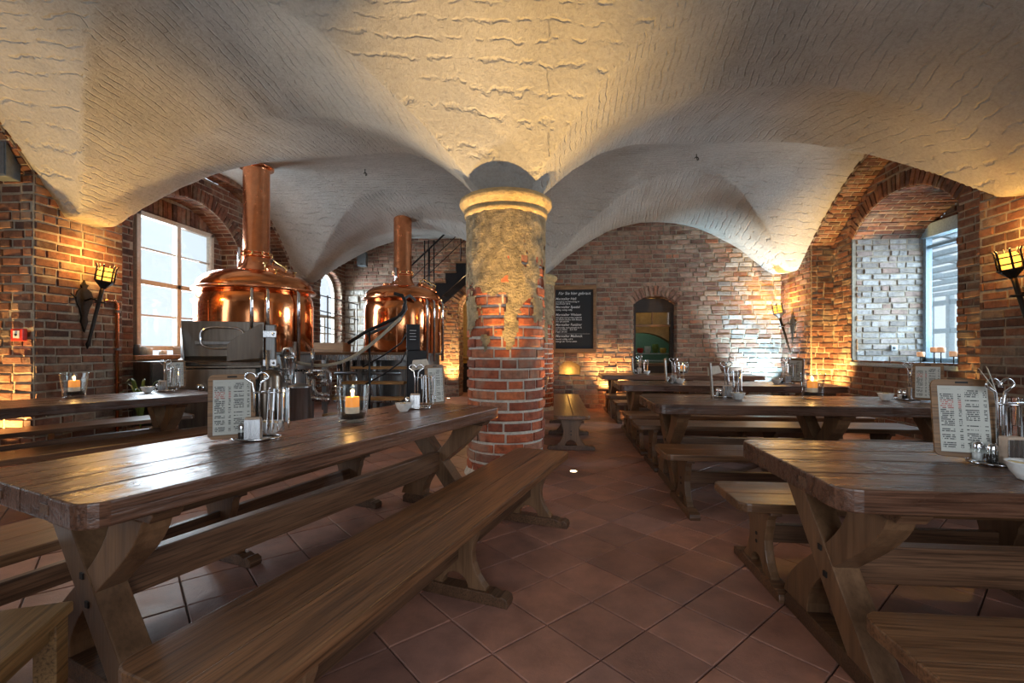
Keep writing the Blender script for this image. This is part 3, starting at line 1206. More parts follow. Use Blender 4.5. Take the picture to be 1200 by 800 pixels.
def wall_back():
    bs, back = Bricks(23), MB()
    wa = seg_arch(1.71, 2.64, 2.28, 2.47)
    nch = seg_arch(0.10, 0.55, 0.93, 1.04)

    def iv(z):
        r = [(-0.6, WR + 0.05)]
        o = opening_at(z, seg_arch(1.71, 2.64, 2.28, 2.60) if z > 2.28 else wa, -1)
        if o:
            r = cut(r, *o)
        o = opening_at(z, nch, 0.74)
        if o:
            r = cut(r, *o)
        return r
    face(bs, back, (0, BACK, 0), X, NY, 0, 4.4, iv, rough=0.010)
    ring(bs, (0, BACK, 0), X, NY, wa, 0.22, d=0.08)
    for i in range(len(wa) - 1):
        a, b = wa[i], wa[i + 1]
        back.add([(a[0], BACK + .004, a[1]), (b[0], BACK + .004, b[1]), (b[0], BACK + .004, b[1] + .2), (a[0], BACK + .004, a[1] + .2)], [(0, 1, 2, 3)])
    face(bs, back, (2.64, BACK, 0), Y, NX, 0, 2.28, lambda z: [(0, .45)])
    face(bs, back, (1.71, BACK, 0), Y, X, 0, 2.28, lambda z: [(0, .45)])
    soffit(bs, back, (0, BACK, 0), X, NY, wa, .45, 2)
    # small lit niche
    back.box(0.08, 0.57, BACK + .20, BACK + .22, .72, 1.06)
    back.box(0.08, 0.10, BACK, BACK + .20, .72, 1.0)
    back.box(0.55, 0.57, BACK, BACK + .20, .72, 1.0)
    back.box(0.08, 0.57, BACK, BACK + .20, .72, .74)
    soffit(bs, back, (0, BACK, 0), X, NY, nch, .2, 1)
    # plain wall that closes the alcove from the aisle
    back.box(-0.62, -0.58, BACK, BACKL, 0, 4.6)
    w = structure(back.build('wall_back', MORTAR))
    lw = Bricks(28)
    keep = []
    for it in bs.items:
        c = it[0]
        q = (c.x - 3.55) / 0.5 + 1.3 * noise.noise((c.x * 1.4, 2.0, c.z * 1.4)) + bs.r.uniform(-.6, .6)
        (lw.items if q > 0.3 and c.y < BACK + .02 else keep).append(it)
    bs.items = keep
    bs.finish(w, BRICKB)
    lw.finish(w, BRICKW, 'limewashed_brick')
    return w


def wall_alcove():
    bs, back = Bricks(24), MB()
    st = Bricks(25)
    wa = seg_arch(-2.62, -1.0, 2.55, 3.05)

    def sx(z):
        # whitewashed rubble reaches up near the window, brick above it
        return -3.75 - 0.5 * max(0, z - 1.4) + 0.25 * math.sin(z * 9)

    def iv(z):
        a = WL if z > 2.95 else sx(z)
        r = [(a, -0.58)]
        o = opening_at(z, seg_arch(-2.62, -1.0, 2.55, 3.28) if z > 2.55 else wa, -1)
        return cut(r, *o) if o else r
    face(bs, back, (0, BACKL, 0), X, NY, 0, 4.8, iv, rough=0.010)
    face(st, back, (0, BACKL, 0), X, NY, 0, 2.95, lambda z: [(WL, sx(z))], course=0.20, blen=0.32, joint=0.03, proud=0.03, depth=0.10, rough=0.03)
    ring(bs, (0, BACKL, 0), X, NY, wa, 0.24)
    for i in range(len(wa) - 1):
        a, b = wa[i], wa[i + 1]
        back.add([(a[0], BACKL + .004, a[1]), (b[0], BACKL + .004, b[1]), (b[0], BACKL + .004, b[1] + .26), (a[0], BACKL + .004, a[1] + .26)], [(0, 1, 2, 3)])
    face(bs, back, (-2.62, BACKL, 0), Y, X, 0, 2.55, lambda z: [(0, .6)])
    face(bs, back, (-1.0, BACKL, 0), Y, NX, 0, 2.55, lambda z: [(0, .6)])
    soffit(bs, back, (0, BACKL, 0), X, NY, wa, .6, 2)
    w = structure(back.build('wall_alcove', MORTAR))
    bs.finish(w, BRICKB)
    st.finish(w, RUBBLE, 'rubble_stone')
    return w


wall_right()
wall_left()
wall_back()
wall_alcove()

# plain walls of the bay that the photographer stands in, with window openings
nb = MB()
for (xa, xb) in ((WR + 0.02, WR + 0.06), (WL - 0.80, WL - 0.76)):
    nb.box(xa, xb, -2.1, 4.9, 0, 1.0)
    nb.box(xa, xb, -2.1, 4.9, 3.5, 4.8)
    nb.box(xa, xb, -2.1, 0.7, 1.0, 3.5)
    nb.box(xa, xb, 3.3, 4.9, 1.0, 3.5)
nb.box(WL - 0.8, -2.2, -2.14, -2.1, 0, 4.8)
nb.box(2.2, WR + .06, -2.14, -2.1, 0, 4.8)
nb.box(-2.2, 2.2, -2.14, -2.1, 2.6, 4.8)
nb.box(WL - 0.8, WL, -2.1, 0.55, 4.2, 4.3)
structure(nb.build('wall_front', MORTAR))


# ------------------------------------------------------------------ floor
def build_floor():
    g = MB()
    g.box(-7.6, 7.2, -2.2, 16.0, -0.12, -0.012)
    fl = structure(g.build('floor', GROUT))
    p = 0.3225
    d1o, d2o = 1.857, 1.264
    bs = Bricks(31)
    h = math.sqrt(0.5)
    u, w = Vector((h, h, 0)), Vector((-h, h, 0))
    for i in range(-40, 60):
        for j in range(-40, 60):
            a, b = d1o + (i + .5) * p, d2o + (j + .5) * p
            x, y = (a - b) * h, (a + b) * h
            if not (WL - .9 < x < WR + .5 and -2.0 < y < 14.5):
                continue
            if y > BACK + .3 and x > -0.5 and not (1.4 < x < 3.0):
                continue
            if abs(x - PX) < .2 and abs(y - PY) < .2:
                continue
            n = Vector((bs.r.uniform(-.004, .004), bs.r.uniform(-.004, .004), 1)).normalized()
            bs.add(Vector((x, y, -0.012 + bs.r.uniform(-.0012, .0012))), u, n, w, p - .0065, .024, p - .0065)
    # tiles are flat with a small worn arris
    tv, tf = [], []
    global TPL, TPL_NP
    old, oldn = TPL, TPL_NP
    new = []
    r = random.Random(9)
    for k in range(4):
        vs = []
        for n_, ins in ((-0.5, 0.0), (0.38, 0.0), (0.5, 0.011)):
            for (a, b) in ((-1, -1), (1, -1), (1, 1), (-1, 1)):
                vs.append((a * (0.5 - ins - r.random() * .003), n_, b * (0.5 - ins - r.random() * .003)))
        new.append((vs, old[0][1]))
    TPL, TPL_NP = new, [np.array(v) for v, f in new]
    bs.finish(fl, TILE, 'tile')
    TPL, TPL_NP = old, oldn
    return fl


build_floor()


# ------------------------------------------------------------------ pillars
def build_pillar(name, label, x, y, r0, h, half=False, seed=3):
    t = thing(name, label, 'pillar', (x, y, 0))
    rr = random.Random(seed)
    MB().lathe([(r0 + .05, 0), (r0 + .015, .07), (r0, .14), (r0, h)], 48).build('mortar_core', MORTARP, t)
    bs = Bricks(seed)
    course = 0.105
    nc = int((h - 0.02) / course)
    ms = template_meshes('brick', BRICKP)
    circ = 2 * math.pi * r0
    for i in range(nc):
        z = 0.05 + (i + .5) * course
        a = rr.random() * 2 * math.pi
        end = a + 2 * math.pi
        while a < end - 0.12:
            ln = 0.30 if rr.random() > 0.3 else 0.16
            da = min(ln / r0, end - a)
            if end - (a + da) < 0.25:
                da = end - a
            # a long brick is bent round the shaft: pieces of the same brick
            mid = a + da / 2
            k = max(1, int(round(da / 0.28)))
            vs, fs = [], []
            jr = rr.uniform(-.004, .007)
            arc0, arc1 = a + 0.026, a + da - 0.026
            zt, zb = z + course / 2 - .011 + rr.uniform(-.005, .003), z - course / 2 + .011 + rr.uniform(-.003, .005)
            nn = k + 1
            for q in range(nn):
                an = arc0 + (arc1 - arc0) * q / k
                e = 0.006 if q in (0, k) else 0
                for (rad, zz) in ((r0 - .03, zb), (r0 + .010 + jr, zb), (r0 + .019 + jr - e, zb + .012), (r0 + .019 + jr - e, zt - .012), (r0 + .010 + jr, zt), (r0 - .03, zt)):
                    vs.append((rad * math.cos(an), rad * math.sin(an), zz))
            for q in range(k):
                for s in range(5):
                    fs.append((q * 6 + s, (q + 1) * 6 + s, (q + 1) * 6 + s + 1, q * 6 + s + 1))
            fs.append((0, 1, 2, 3, 4, 5))
            e0 = k * 6
            fs.append((e0 + 5, e0 + 4, e0 + 3, e0 + 2, e0 + 1, e0))
            MB().add(vs, fs).build('brick', BRICKP, t)
            a += da
    # remains of lime plaster, thicker towards the top
    vs, fs, idx = [], [], {}
    na, nz = 150, int(h / 0.017)
    m = MB()

    def vert(i, j):
        i %= na
        if (i, j) not in idx:
            an = 2 * math.pi * i / na
            z = h * j / nz
            th = 0.026 + 0.012 * noise.noise((math.cos(an) * 5, math.sin(an) * 5, z * 5 + seed)) + 0.006 * noise.noise((math.cos(an) * 16, math.sin(an) * 16, z * 18))
            idx[(i, j)] = len(vs)
            vs.append(((r0 + th) * math.cos(an), (r0 + th) * math.sin(an), z))
        return idx[(i, j)]
    for i in range(na):
        for j in range(nz):
            an = 2 * math.pi * (i + .5) / na
            z = h * (j + .5) / nz
            nv = noise.fractal((math.cos(an) * 2.0, math.sin(an) * 2.0, z * 2.6 + seed), 1.0, 2.0, 5)
            side = 0.30 * math.cos(an - 4.3)
            lim = (z - 1.78) / 0.85
            if nv + lim + side > 0.18:
                fs.append((vert(i, j), vert(i + 1, j), vert(i + 1, j + 1), vert(i, j + 1)))
    MB().add(vs, fs, True).build('plaster', PLASTER, t)
    # capital: round moulded ring
    R = r0
    MB().lathe([(R + .02, h - .02), (R + .045, h), (R + .05, h + .03), (R + .03, h + .045), (R + .045, h + .06), (R + .085, h + .10), (R + .10, h + .13), (R + .095, h + .165), (R + .06, h + .19), (0.05, h + .19)], 48).build('capital', CAPSTONE, t)
    return t


build_pillar('brick_pillar', 'stout round brick pillar with crumbling ochre plaster and moulded capital beside the long bench', PX, PY, PR, 2.69)
build_pillar('brick_pillar', 'round brick pillar standing against the blackboard wall', -0.42, BACK - 0.22, 0.38, 2.69, seed=8)
# ------------------------------------------------------------------ tables and benches
TH, SH = 0.82, 0.48                     # height of table tops and of seats


def rounded_rect(x0, x1, y0, y1, r, which=(1, 1, 1, 1), k=4):
    """corners: (x0,y0) (x1,y0) (x1,y1) (x0,y1)"""
    out = []
    cs = [(x0, y0, math.pi), (x1, y0, 1.5 * math.pi), (x1, y1, 0), (x0, y1, 0.5 * math.pi)]
    for (cx, cy, a0), on in zip(cs, which):
        if not on:
            out.append((cx, cy))
            continue
        ox = cx + (r if cx == x0 else -r)
        oy = cy + (r if cy == y0 else -r)
        for i in range(k + 1):
            a = a0 + (math.pi / 2) * i / k
            out.append((ox + r * math.cos(a), oy + r * math.sin(a)))
    return out


TW, TT = 0.90, 0.085


def trestle(t, x, flip):
    """crossed legs under one end: a straight leg and a curved one, on a sill"""
    s = 1 if flip else -1
    d = 0.055
    zt, zb = TH - TT - 0.035, 0.075
    # straight leg from the far top to the near bottom
    A, B = (-0.29 * s, zt), (0.25 * s, zb)
    hw = 0.066
    MB().prism([(A[0] - hw * 1.25, A[1]), (A[0] + hw * 1.25, A[1]), (B[0] + hw * 1.25, B[1]), (B[0] - hw * 1.25, B[1])], x - d, x + d, 'x', bev=.006).build('straight_leg', UPLEGW, t)
    # curved leg
    lo, hi = [], []
    n = 14
    for i in range(n + 1):
        q = i / n
        z = zt + (zb - zt) * q
        y = ((0.28 - .03 * q) * math.cos(math.pi * q) - 0.012 * math.sin(2 * math.pi * q)) * s
        w = 0.075 + 0.035 * abs(2 * q - 1) ** 1.4
        lo.append((y - w, z))
        hi.append((y + w, z))
    MB().prism(lo + hi[::-1], x - d + .004, x + d - .004, 'x', bev=.005).build('curved_leg', UPLEGW, t)
    for z in (0.33, 0.43):
        for sx in (-1, 1):
            MB().box(x + sx * (d + .002) - .004, x + sx * (d + .002) + .004, -.012 + (.02 * s if z < .4 else -.02 * s), .012 + (.02 * s if z < .4 else -.02 * s), z - .012, z + .012).build('peg', PEG, t)
    MB().prism([(-.345, 0), (.345, 0), (.345, .05), (.32, .078), (-.32, .078), (-.345, .05)], x - .055, x + .055, 'x', bev=.006).build('sill', LEGW, t)
    MB().prism([(-.43, zt), (.43, zt), (.46, zt + .035), (-.46, zt + .035)], x - .05, x + .05, 'x', bev=.004).build('cleat', LEGW, t)


def make_table(label, length, xs, seed):
    t = thing('trestle_table', label, 'table', group='oak trestle tables')
    r = random.Random(seed)
    widths = [r.uniform(.21, .27) for _ in range(4)]
    k = TW / sum(widths)
    y = -TW / 2
    hl = length / 2
    for i, w in enumerate(widths):
        w *= k
        rc = (1, 1, 0, 0) if i == 0 else ((0, 0, 1, 1) if i == 3 else (0, 0, 0, 0))
        MB().prism(rounded_rect(-hl + r.uniform(0, .004), hl - r.uniform(0, .004), y + (.0015 if i else 0), y + w - (.0015 if i < 3 else 0), .075, rc), TH - TT, TH - r.uniform(0, .002), 'z', bev=.007).build('plank', TABLEW, t)
        y += w
    for j, x in enumerate(xs):
        trestle(t, x, False)
    MB().box(xs[0] - .02, xs[-1] + .02, -.032, .032, .30, .46, bev=.006).build('stretcher', LEGW, t)
    # tenons showing in the end of the top
    for sx in (-1, 1):
        for yy in (-.2, .17):
            MB().box(sx * hl - .0015, sx * hl + .0015, yy - .03, yy + .03, TH - .06, TH - .028).build('tenon', LEGW, t)
    return t


BW, BT = 0.45, 0.048


def leg_outline():
    pts = []
    half = [(.150, SH - BT), (.150, SH - .085), (.128, SH - .115), (.125, SH - .15), (.108, SH - .19), (.098, .24), (.104, .19), (.130, .13), (.155, .095), (.178, .075), (.178, .055)]
    for p in half:
        pts.append(p)
    a = [(.075 * math.cos(q), .055 + .075 * math.sin(q)) for q in (math.pi * i / 10 for i in range(11))]
    pts += a
    for p in reversed(half):
        pts.append((-p[0], p[1]))
    return pts


def foot_outline():
    return [(-.30, .0), (.30, .0), (.305, .02), (.30, .045), (.27, .058), (.245, .05), (.21, .062), (-.21, .062), (-.245, .05), (-.27, .058), (-.30, .045), (-.305, .02)]


def make_bench(label, length, xs, seed):
    t = thing('bench', label, 'bench', group='oak benches')
    hl = length / 2
    seam = 0.02
    MB().prism(rounded_rect(-hl, hl, -BW / 2, -seam, .06, (1, 1, 0, 0)), SH - BT, SH, 'z', bev=.007).build('seat_plank', BENCHW, t)
    MB().prism(rounded_rect(-hl, hl, -seam + .0015, BW / 2, .06, (0, 0, 1, 1)), SH - BT, SH - .001, 'z', bev=.007).build('seat_plank', BENCHW, t)
    lo, fo = leg_outline(), foot_outline()
    for x in xs:
        leg = MB().prism(lo, x - .024, x + .024, 'x', bev=.005).build('leg', UPLEGW, t)
        MB().prism(fo, x - .04, x + .04, 'x', bev=.006).build('foot', LEGW, leg)
        for z in (.20, .225):
            for sx in (-1, 1):
                MB().box(x + sx * .026 - .003, x + sx * .026 + .003, -.008, .008, z + .02 * (z > .21) - .008, z + .02 * (z > .21) + .008).build('peg', PEG, leg)
        MB().box(x - .03, x + .03, -.19, .19, SH - BT - .028, SH - BT, bev=.005).build('batten', LEGW, t)
    MB().box(xs[0] - .02, xs[-1] + .02, -.02, .02, .20, .30, bev=.005).build('stretcher', LEGW, t)
    return t


def ang(deg):
    return math.radians(90 - deg)


R3L = [-1.15, 0.0, 1.15]
tbl_long = make_table('dark oak trestle table running up to the round pillar, with a lit candle', 2.76, [-1.14, 1.14], 4)
tbl_long.location = (-1.36, 2.745, 0)
tbl_long.rotation_euler = (0, 0, ang(21.0))
T_L1 = tbl_long


def table_at(src, x, y, deg, label):
    return copy_thing(src, (x, y, 0), ang(deg), label)


T_L2 = make_table('oak trestle table by the torch on the brick pier, beneath the kettle hall window', 2.45, [-0.85, 0.85], 6)
T_L2.location = (-4.62, 3.95, 0)
T_L2.rotation_euler = (0, 0, ang(29))
src_r = make_table('oak trestle table with a menu board, beside the bench that has only its end in view', 2.92, [-1.22, 0.12, 1.2], 9)
src_r.location = (0.98 + 1.46, 2.15, 0)
src_r['label'] = 'weathered oak trestle table holding the large tilted menu board and cutlery rack'
T_R1 = src_r
T_R2 = copy_thing(src_r, (0.88 + 1.46, 4.60, 0), 0, 'oak trestle table holding a candle glass and two cutlery racks, second from the menu table')
T_R3 = copy_thing(src_r, (0.88 + 1.46, 6.80, 0), 0, 'oak trestle table with two cutlery racks, standing third from the blackboard wall bench')
T_R3['label'] = 'oak trestle table between the candle table and the table by the blackboard wall'
T_R4 = copy_thing(src_r, (0.88 + 1.46, 9.22, 0), 0, 'oak trestle table beside the blackboard wall and the serving doorway')
T_C = copy_thing(T_L2, (-0.56, 7.45, 0), math.pi / 2, 'oak trestle table hidden behind the round pillar, beside the end-on bench')

bn = make_bench('long oak bench with two planks, reaching from the dark table to the round pillar', 2.92, [-1.12, 0.0, 1.12], 2)
bn.location = (-0.515, 2.44, 0)
bn.rotation_euler = (0, 0, ang(16.8))


def bench_at(x, y, deg, label):
    return copy_thing(bn, (x, y, 0), ang(deg), label)


bench_at(-2.07, 2.74, 18, 'oak bench pushed under the far side of the dark table with the candle')
b5 = make_bench('oak bench between the two tables that stand near the brewing kettles', 2.5, [-0.95, 0.0, 0.95], 5)
b5.location = (-4.07, 3.55, 0)
b5.rotation_euler = (0, 0, ang(28))
copy_thing(b5, (-5.30, 4.50, 0), ang(30), 'oak bench along the brick pier with the torch')
bs_ = make_bench('oak bench seen end on, behind the round pillar', 2.8, [-1.1, 0.0, 1.1], 7)
bs_.location = (0.21, 7.17, 0)
bs_.rotation_euler = (0, 0, math.pi / 2)
bench_r = make_bench('oak bench drawn out from the table with the large menu board', 2.92, [-1.26, 0.0, 1.12], 3)
bench_r.location = (0.95 + 1.46, 1.34, 0)
for x0, y0, lab in (
        (0.98, 2.80, 'oak bench tucked under the menu board table on its kitchen side'),
        (0.86, 3.95, 'oak bench tucked under the candle table on its menu board side'),
        (0.89, 5.34, 'oak bench tucked under the candle table on its blackboard side'),
        (0.89, 6.12, 'oak bench tucked under the third table on its candle table side'),
        (0.93, 7.50, 'oak bench tucked under the third table on its blackboard side'),
        (0.93, 8.55, 'oak bench at the table nearest the blackboard wall, on the side away from the wall'),
        (0.90, 9.98, 'oak bench standing against the blackboard wall below the doorway')):
    copy_thing(bench_r, (x0 + 1.46, y0, 0), 0, lab)

# stool at the end of the dark table
st = thing('stool', 'low square wooden stool at the end of the dark candle table', 'stool', (-1.66, 1.10, 0), math.radians(-67))
MB().box(-.23, .23, -.20, .20, SH - .035, SH, bev=.006).build('seat', STOOLW, st)
for sx in (-1, 1):
    for sy in (-1, 1):
        MB().box(sx * .19 - .032, sx * .19 + .032, sy * .16 - .03, sy * .16 + .03, 0, SH - .035, bev=.005).build('leg', STOOLW, st)
for sy in (-1, 1):
    MB().box(-.16, .16, sy * .16 - .012, sy * .16 + .012, SH - .09, SH - .035).build('apron', STOOLW, st)
    MB().box(sy * .19 - .012, sy * .19 + .012, -.13, .13, SH - .09, SH - .035).build('apron', STOOLW, st)
# ------------------------------------------------------------------ brewing hall
def make_kettle(label, x, y, R, z0, zsh, zdome, ztop, rs, rz):
    t = thing('brew_kettle', label, 'brewing kettle', (x, y, 0), rz)
    MB().lathe([(R * .97, 0), (R * .97, z0)], 56).build('steel_skirt', STEELD, t)
    MB().lathe([(R * .985, z0 - .02), (R, z0), (R, zsh - .22), (R * .985, zsh - .12), (R * .95, zsh - .05), (R * .93, zsh)], 72).build('body', COPPER, t)
    MB().lathe([(R * .93, zsh - .01), (R * 1.035, zsh + .005), (R * 1.045, zsh + .03), (R * 1.03, zsh + .05), (R * .98, zsh + .06)], 72).build('rim_flange', COPPERD, t)
    prof = []
    for i in range(17):
        q = math.pi / 2 * i / 16
        rr = rs * 1.5 + (R * .98 - rs * 1.5) * math.cos(q) ** .8
        zz = zsh + .06 + (zdome - zsh - .06) * math.sin(q)
        prof.append((rr, zz))
    dome = MB().lathe(prof, 72).build('dome', COPPER, t)
    MB().lathe([(rs * 1.5, zdome - .01), (rs * 1.42, zdome + .03), (rs * 1.15, zdome + .10), (rs, zdome + .20), (rs, ztop - .06), (rs * 1.02, ztop - .04), (rs * 1.30, ztop - .03), (rs * 1.32, ztop), (rs * 1.0, ztop + .02)], 48).build('chimney', COPPERD, t)
    for zz in (zdome + .26, zdome + .32):
        MB().lathe([(rs, zz - .02), (rs * 1.12, zz - .015), (rs * 1.12, zz + .015), (rs, zz + .02)], 40).build('collar', COPPERD, t)
    for k in range(10):
        a = 2 * math.pi * k / 10
        MB().tube([(rs * 1.14 * math.cos(a), rs * 1.14 * math.sin(a), zdome + .25), (rs * 1.14 * math.cos(a), rs * 1.14 * math.sin(a), zdome + .33)], .012, 6).build('bolt', BRASS, t)
    # manhole with its lid and fittings on the dome
    a = -0.35
    rr = R * .62
    zz = zsh + .06 + (zdome - zsh) * .55
    hx = Matrix.Translation((rr * math.cos(a), rr * math.sin(a), zz)) @ Matrix.Rotation(a, 4, 'Z') @ Matrix.Rotation(math.radians(28), 4, 'Y')
    mh = MB().lathe([(.20, -.03), (.20, .05), (.215, .06), (.215, .085), (.17, .12), (0.01, .14)], 32, hx).build('manhole', COPPERD, t)
    MB().tube([hx @ Vector((-.16, -.05, .13)), hx @ Vector((-.16, -.05, .19)), hx @ Vector((.16, -.05, .19)), hx @ Vector((.16, -.05, .13))], .012, 8).build('lid_handle', BRASS, mh)
    for q in (0.9, 2.2, 4.2, 5.4):
        p = hx @ Vector((.22 * math.cos(q), .22 * math.sin(q), .05))
        w = MB()
        w.tube([p, p + Vector((0, 0, .10))], .012, 8)
        w.tube([p + Vector((-.035, 0, .09)), p + Vector((.035, 0, .09))], .010, 6)
        w.build('wing_nut', BRASS, mh)
    # short inlet neck and sight tubes
    a = 3.5
    hx = Matrix.Translation((R * .45 * math.cos(a), R * .45 * math.sin(a), zsh + (zdome - zsh) * .72))
    MB().lathe([(.085, -.06), (.085, .10), (.095, .11), (.095, .13), (.02, .13)], 24, hx).build('inlet_neck', COPPERD, t)
    MB().tube([(rs * 1.25 * math.cos(4.0), rs * 1.25 * math.sin(4.0), zdome + .02), (rs * 1.25 * math.cos(4.0), rs * 1.25 * math.sin(4.0), zdome + .38)], .03, 12).build('vent_pipe', CHROME, t)
    for k, a in enumerate((-1.05, -0.82, -0.30)):
        rad = R + .05
        p = [(rad * .92 * math.cos(a), rad * .92 * math.sin(a), zsh + .02), (rad * math.cos(a), rad * math.sin(a), zsh - .06), (rad * math.cos(a), rad * math.sin(a), zsh - .2), (rad * math.cos(a), rad * math.sin(a), z0 - .15)]
        MB().tube(p, .026 if k < 2 else .03, 10).build('steel_pipe', CHROME, t)
    # seams of the copper jacket
    for k in range(6):
        a = 2 * math.pi * k / 6 + .3
        MB().box(R - .002, R + .004, -.012, .012, z0, zsh - .2, Matrix.Rotation(a, 4, 'Z')).build('seam', COPPERD, t)
    MB().lathe([(R * 1.0, z0 - .03), (R * 1.015, z0 - .025), (R * 1.015, z0 + .015), (R, z0 + .02)], 64).build('base_band', STEELD, t)
    return t


K1 = (-4.90, 7.29)
make_kettle('larger polished copper brewing kettle with tall chimney beside the bright window', K1[0], K1[1], .87, 1.24, 2.22, 2.56, 4.30, .20, 0.0)
K2 = PZ(472, 409, 10.0)
make_kettle('polished copper brewing kettle with tall chimney in front of the black staircase', K2[0], K2[1], .80, 1.20, 2.32, 2.63, 4.28, .19, 0.4)

# stainless steel mash unit in front of the first kettle
mu = thing('mash_unit', 'stainless steel mill hopper with open side flaps in front of the copper kettle', 'brewing machine', (-4.57, 5.95, 0), math.radians(26))
MB().box(-.46, .46, .08, .46, .12, 1.03, bev=.008).build('cabinet', BRONZE, mu)
MB().box(-.52, .52, .42, .45, 1.03, 1.70, bev=.004).build('back_panel', BRONZE, mu)
MB().box(-.52, .52, .10, .42, 1.04, 1.07, bev=.004).build('shelf', BRONZE, mu)
MB().prism([(.10, 1.12), (.42, 1.12), (.42, 1.20), (.14, 1.14)], -.50, .50, 'x').build('chute', BRONZE, mu)
MB().prism([(0, 1.03), (.30, 1.03), (.30, 1.28), (.10, 1.56), (0, 1.60)], -.006, .006, 'y', Matrix.Translation((-.52, .42, 0)) @ Matrix.Rotation(math.radians(-70), 4, 'Z'), bev=.002).build('side_flap', STEELD, mu)
MB().prism([(0, 1.03), (-.46, 1.03), (-.46, 1.36), (-.36, 1.46), (-.06, 1.66), (0, 1.66)], -.006, .006, 'y', Matrix.Translation((.52, .30, 0)) @ Matrix.Rotation(math.radians(22), 4, 'Z'), bev=.002).build('side_flap', BRONZE, mu)
hd = []
for i in range(28):
    a = 2 * math.pi * i / 28
    hd.append((.0 + .27 * (abs(math.cos(a)) ** .6) * (1 if math.cos(a) > 0 else -1), .33, 1.46 + .15 * (abs(math.sin(a)) ** .6) * (1 if math.sin(a) > 0 else -1)))
MB().tube(hd, .014, 8, closed=True).build('handle_loop', CHROME, mu)
for q in (-.20, .20):
    MB().tube([(q, .33, 1.58), (q, .43, 1.58)], .012, 8).build('handle_stay', CHROME, mu)
MB().box(-.34, .34, .34, .42, 1.36, 1.42, bev=.01).build('roller_bar', STEELD, mu)
MB().box(.55, .68, .30, .46, 0.3, 1.66, bev=.012).build('post', STEELD, mu)
for zz in (1.10, 1.52):
    MB().box(.52, .70, .26, .32, zz - .05, zz + .05, bev=.006).build('hinge', STEEL, mu)
    MB().lathe([(.02, 0), (.02, .02), (.002, .025)], 12, Matrix.Translation((.66, .26, zz)) @ Matrix.Rotation(math.pi / 2, 4, 'X')).build('bolt', CHROME, mu)
for sx in (-.40, .40):
    for sy in (.14, .40):
        MB().tube([(sx, sy, 0), (sx, sy, .14)], .03, 10).build('foot', STEEL, mu)
MB().tube([(-.54, .35, 0.0), (-.54, .35, 1.05)], .03, 10).build('post', STEEL, mu)
MB().lathe([(.05, 0), (.05, .05), (.02, .06)], 16, Matrix.Translation((-.20, .08, .78)) @ Matrix.Rotation(math.radians(90), 4, 'X')).build('knob', CHROME, mu)

# pipework, valves and vessels beneath the platform
pw = thing('pipework', 'tangle of steel pipes, valves and vessels beneath the brewing platform', 'pipework', (0, 0, 0))
def pipe(pts, r, mat=STEEL, nm='pipe'):
    return MB().tube([PZ(*q) for q in pts], r, 10).build(nm, mat, pw)
pw_z = 6.9
MB().lathe([(.14, 0), (.14, .92), (.11, 1.0), (.03, 1.02)], 28, Matrix.Translation(PZ(318, 0, 6.5)[:2] + (0.0,))).build('vessel', BRONZE, pw)
MB().lathe([(.11, 0), (.11, .75), (.08, .82), (.03, .84)], 28, Matrix.Translation(PZ(331, 0, 6.6)[:2] + (0.0,))).build('vessel', STEELD, pw)
MB().lathe([(.14, 0), (.14, .76), (.155, .78), (.155, .81), (.03, .84)], 28, Matrix.Translation(PZ(351, 0, 6.3)[:2] + (0.0,))).build('vessel', STEELD, pw)
pipe([(337, 415, 6.9), (337, 500, 6.9)], .028)
pipe([(313, 410, 6.7), (313, 500, 6.7)], .022)
pipe([(345, 400, 7.2), (345, 505, 7.2)], .03)
MB().lathe([(.075, 0), (.075, .22), (.085, .23), (.085, .26), (.03, .28)], 24, Matrix.Translation((*PZ(339, 0, 6.85)[:2], .93))).build('valve_body', STEEL, pw)
pipe([(330, 418, 6.9), (334, 408, 6.9), (340, 408, 6.9), (345, 420, 6.9)], .03)
pipe([(345, 434, 7.0), (384, 434, 7.0), (387, 437, 7.0), (387, 462, 7.0)], .022)
pipe([(361, 440, 7.0), (361, 460, 7.0), (364, 467, 7.0), (386, 468, 7.0)], .04)
pipe([(367, 444, 7.0), (367, 455, 7.0), (372, 462, 7.0), (386, 463, 7.0)], .035)
pipe([(366, 408, 7.0), (366, 430, 7.0)], .02)
pipe([(372, 452, 7.0), (386, 450, 7.0)], .025)
for (px, py, zz) in ((337, 432, 6.85), (337, 448, 6.85), (376, 440, 7.0), (380, 447, 7.0), (324, 430, 6.9), (363, 437, 7.0)):
    c = Vector(PZ(px, py, zz))
    m = MB()
    m.lathe([(.02, -.05), (.05, -.045), (.05, .045), (.02, .05)], 14, Matrix.Translation(c))
    m.tube([c, c + Vector((.02, -.10, 0))], .012, 8)
    m.tube([c + Vector((-.05, -.10, 0)), c + Vector((.09, -.10, .01))], .010, 8)
    m.build('valve', STEEL, pw)
for k, (px, zz) in enumerate(((398, 8.75), (407, 8.75), (416, 8.75), (425, 8.75), (434, 8.75), (443, 8.75))):
    pipe([(px, 420, zz), (px, 480, zz)], .035 if k % 2 else .05, STEELD if k % 2 else STEEL)
pipe([(392, 437, 8.7), (470, 437, 8.7)], .03, STEELD)
pipe([(392, 470, 8.7), (470, 470, 8.7)], .03)

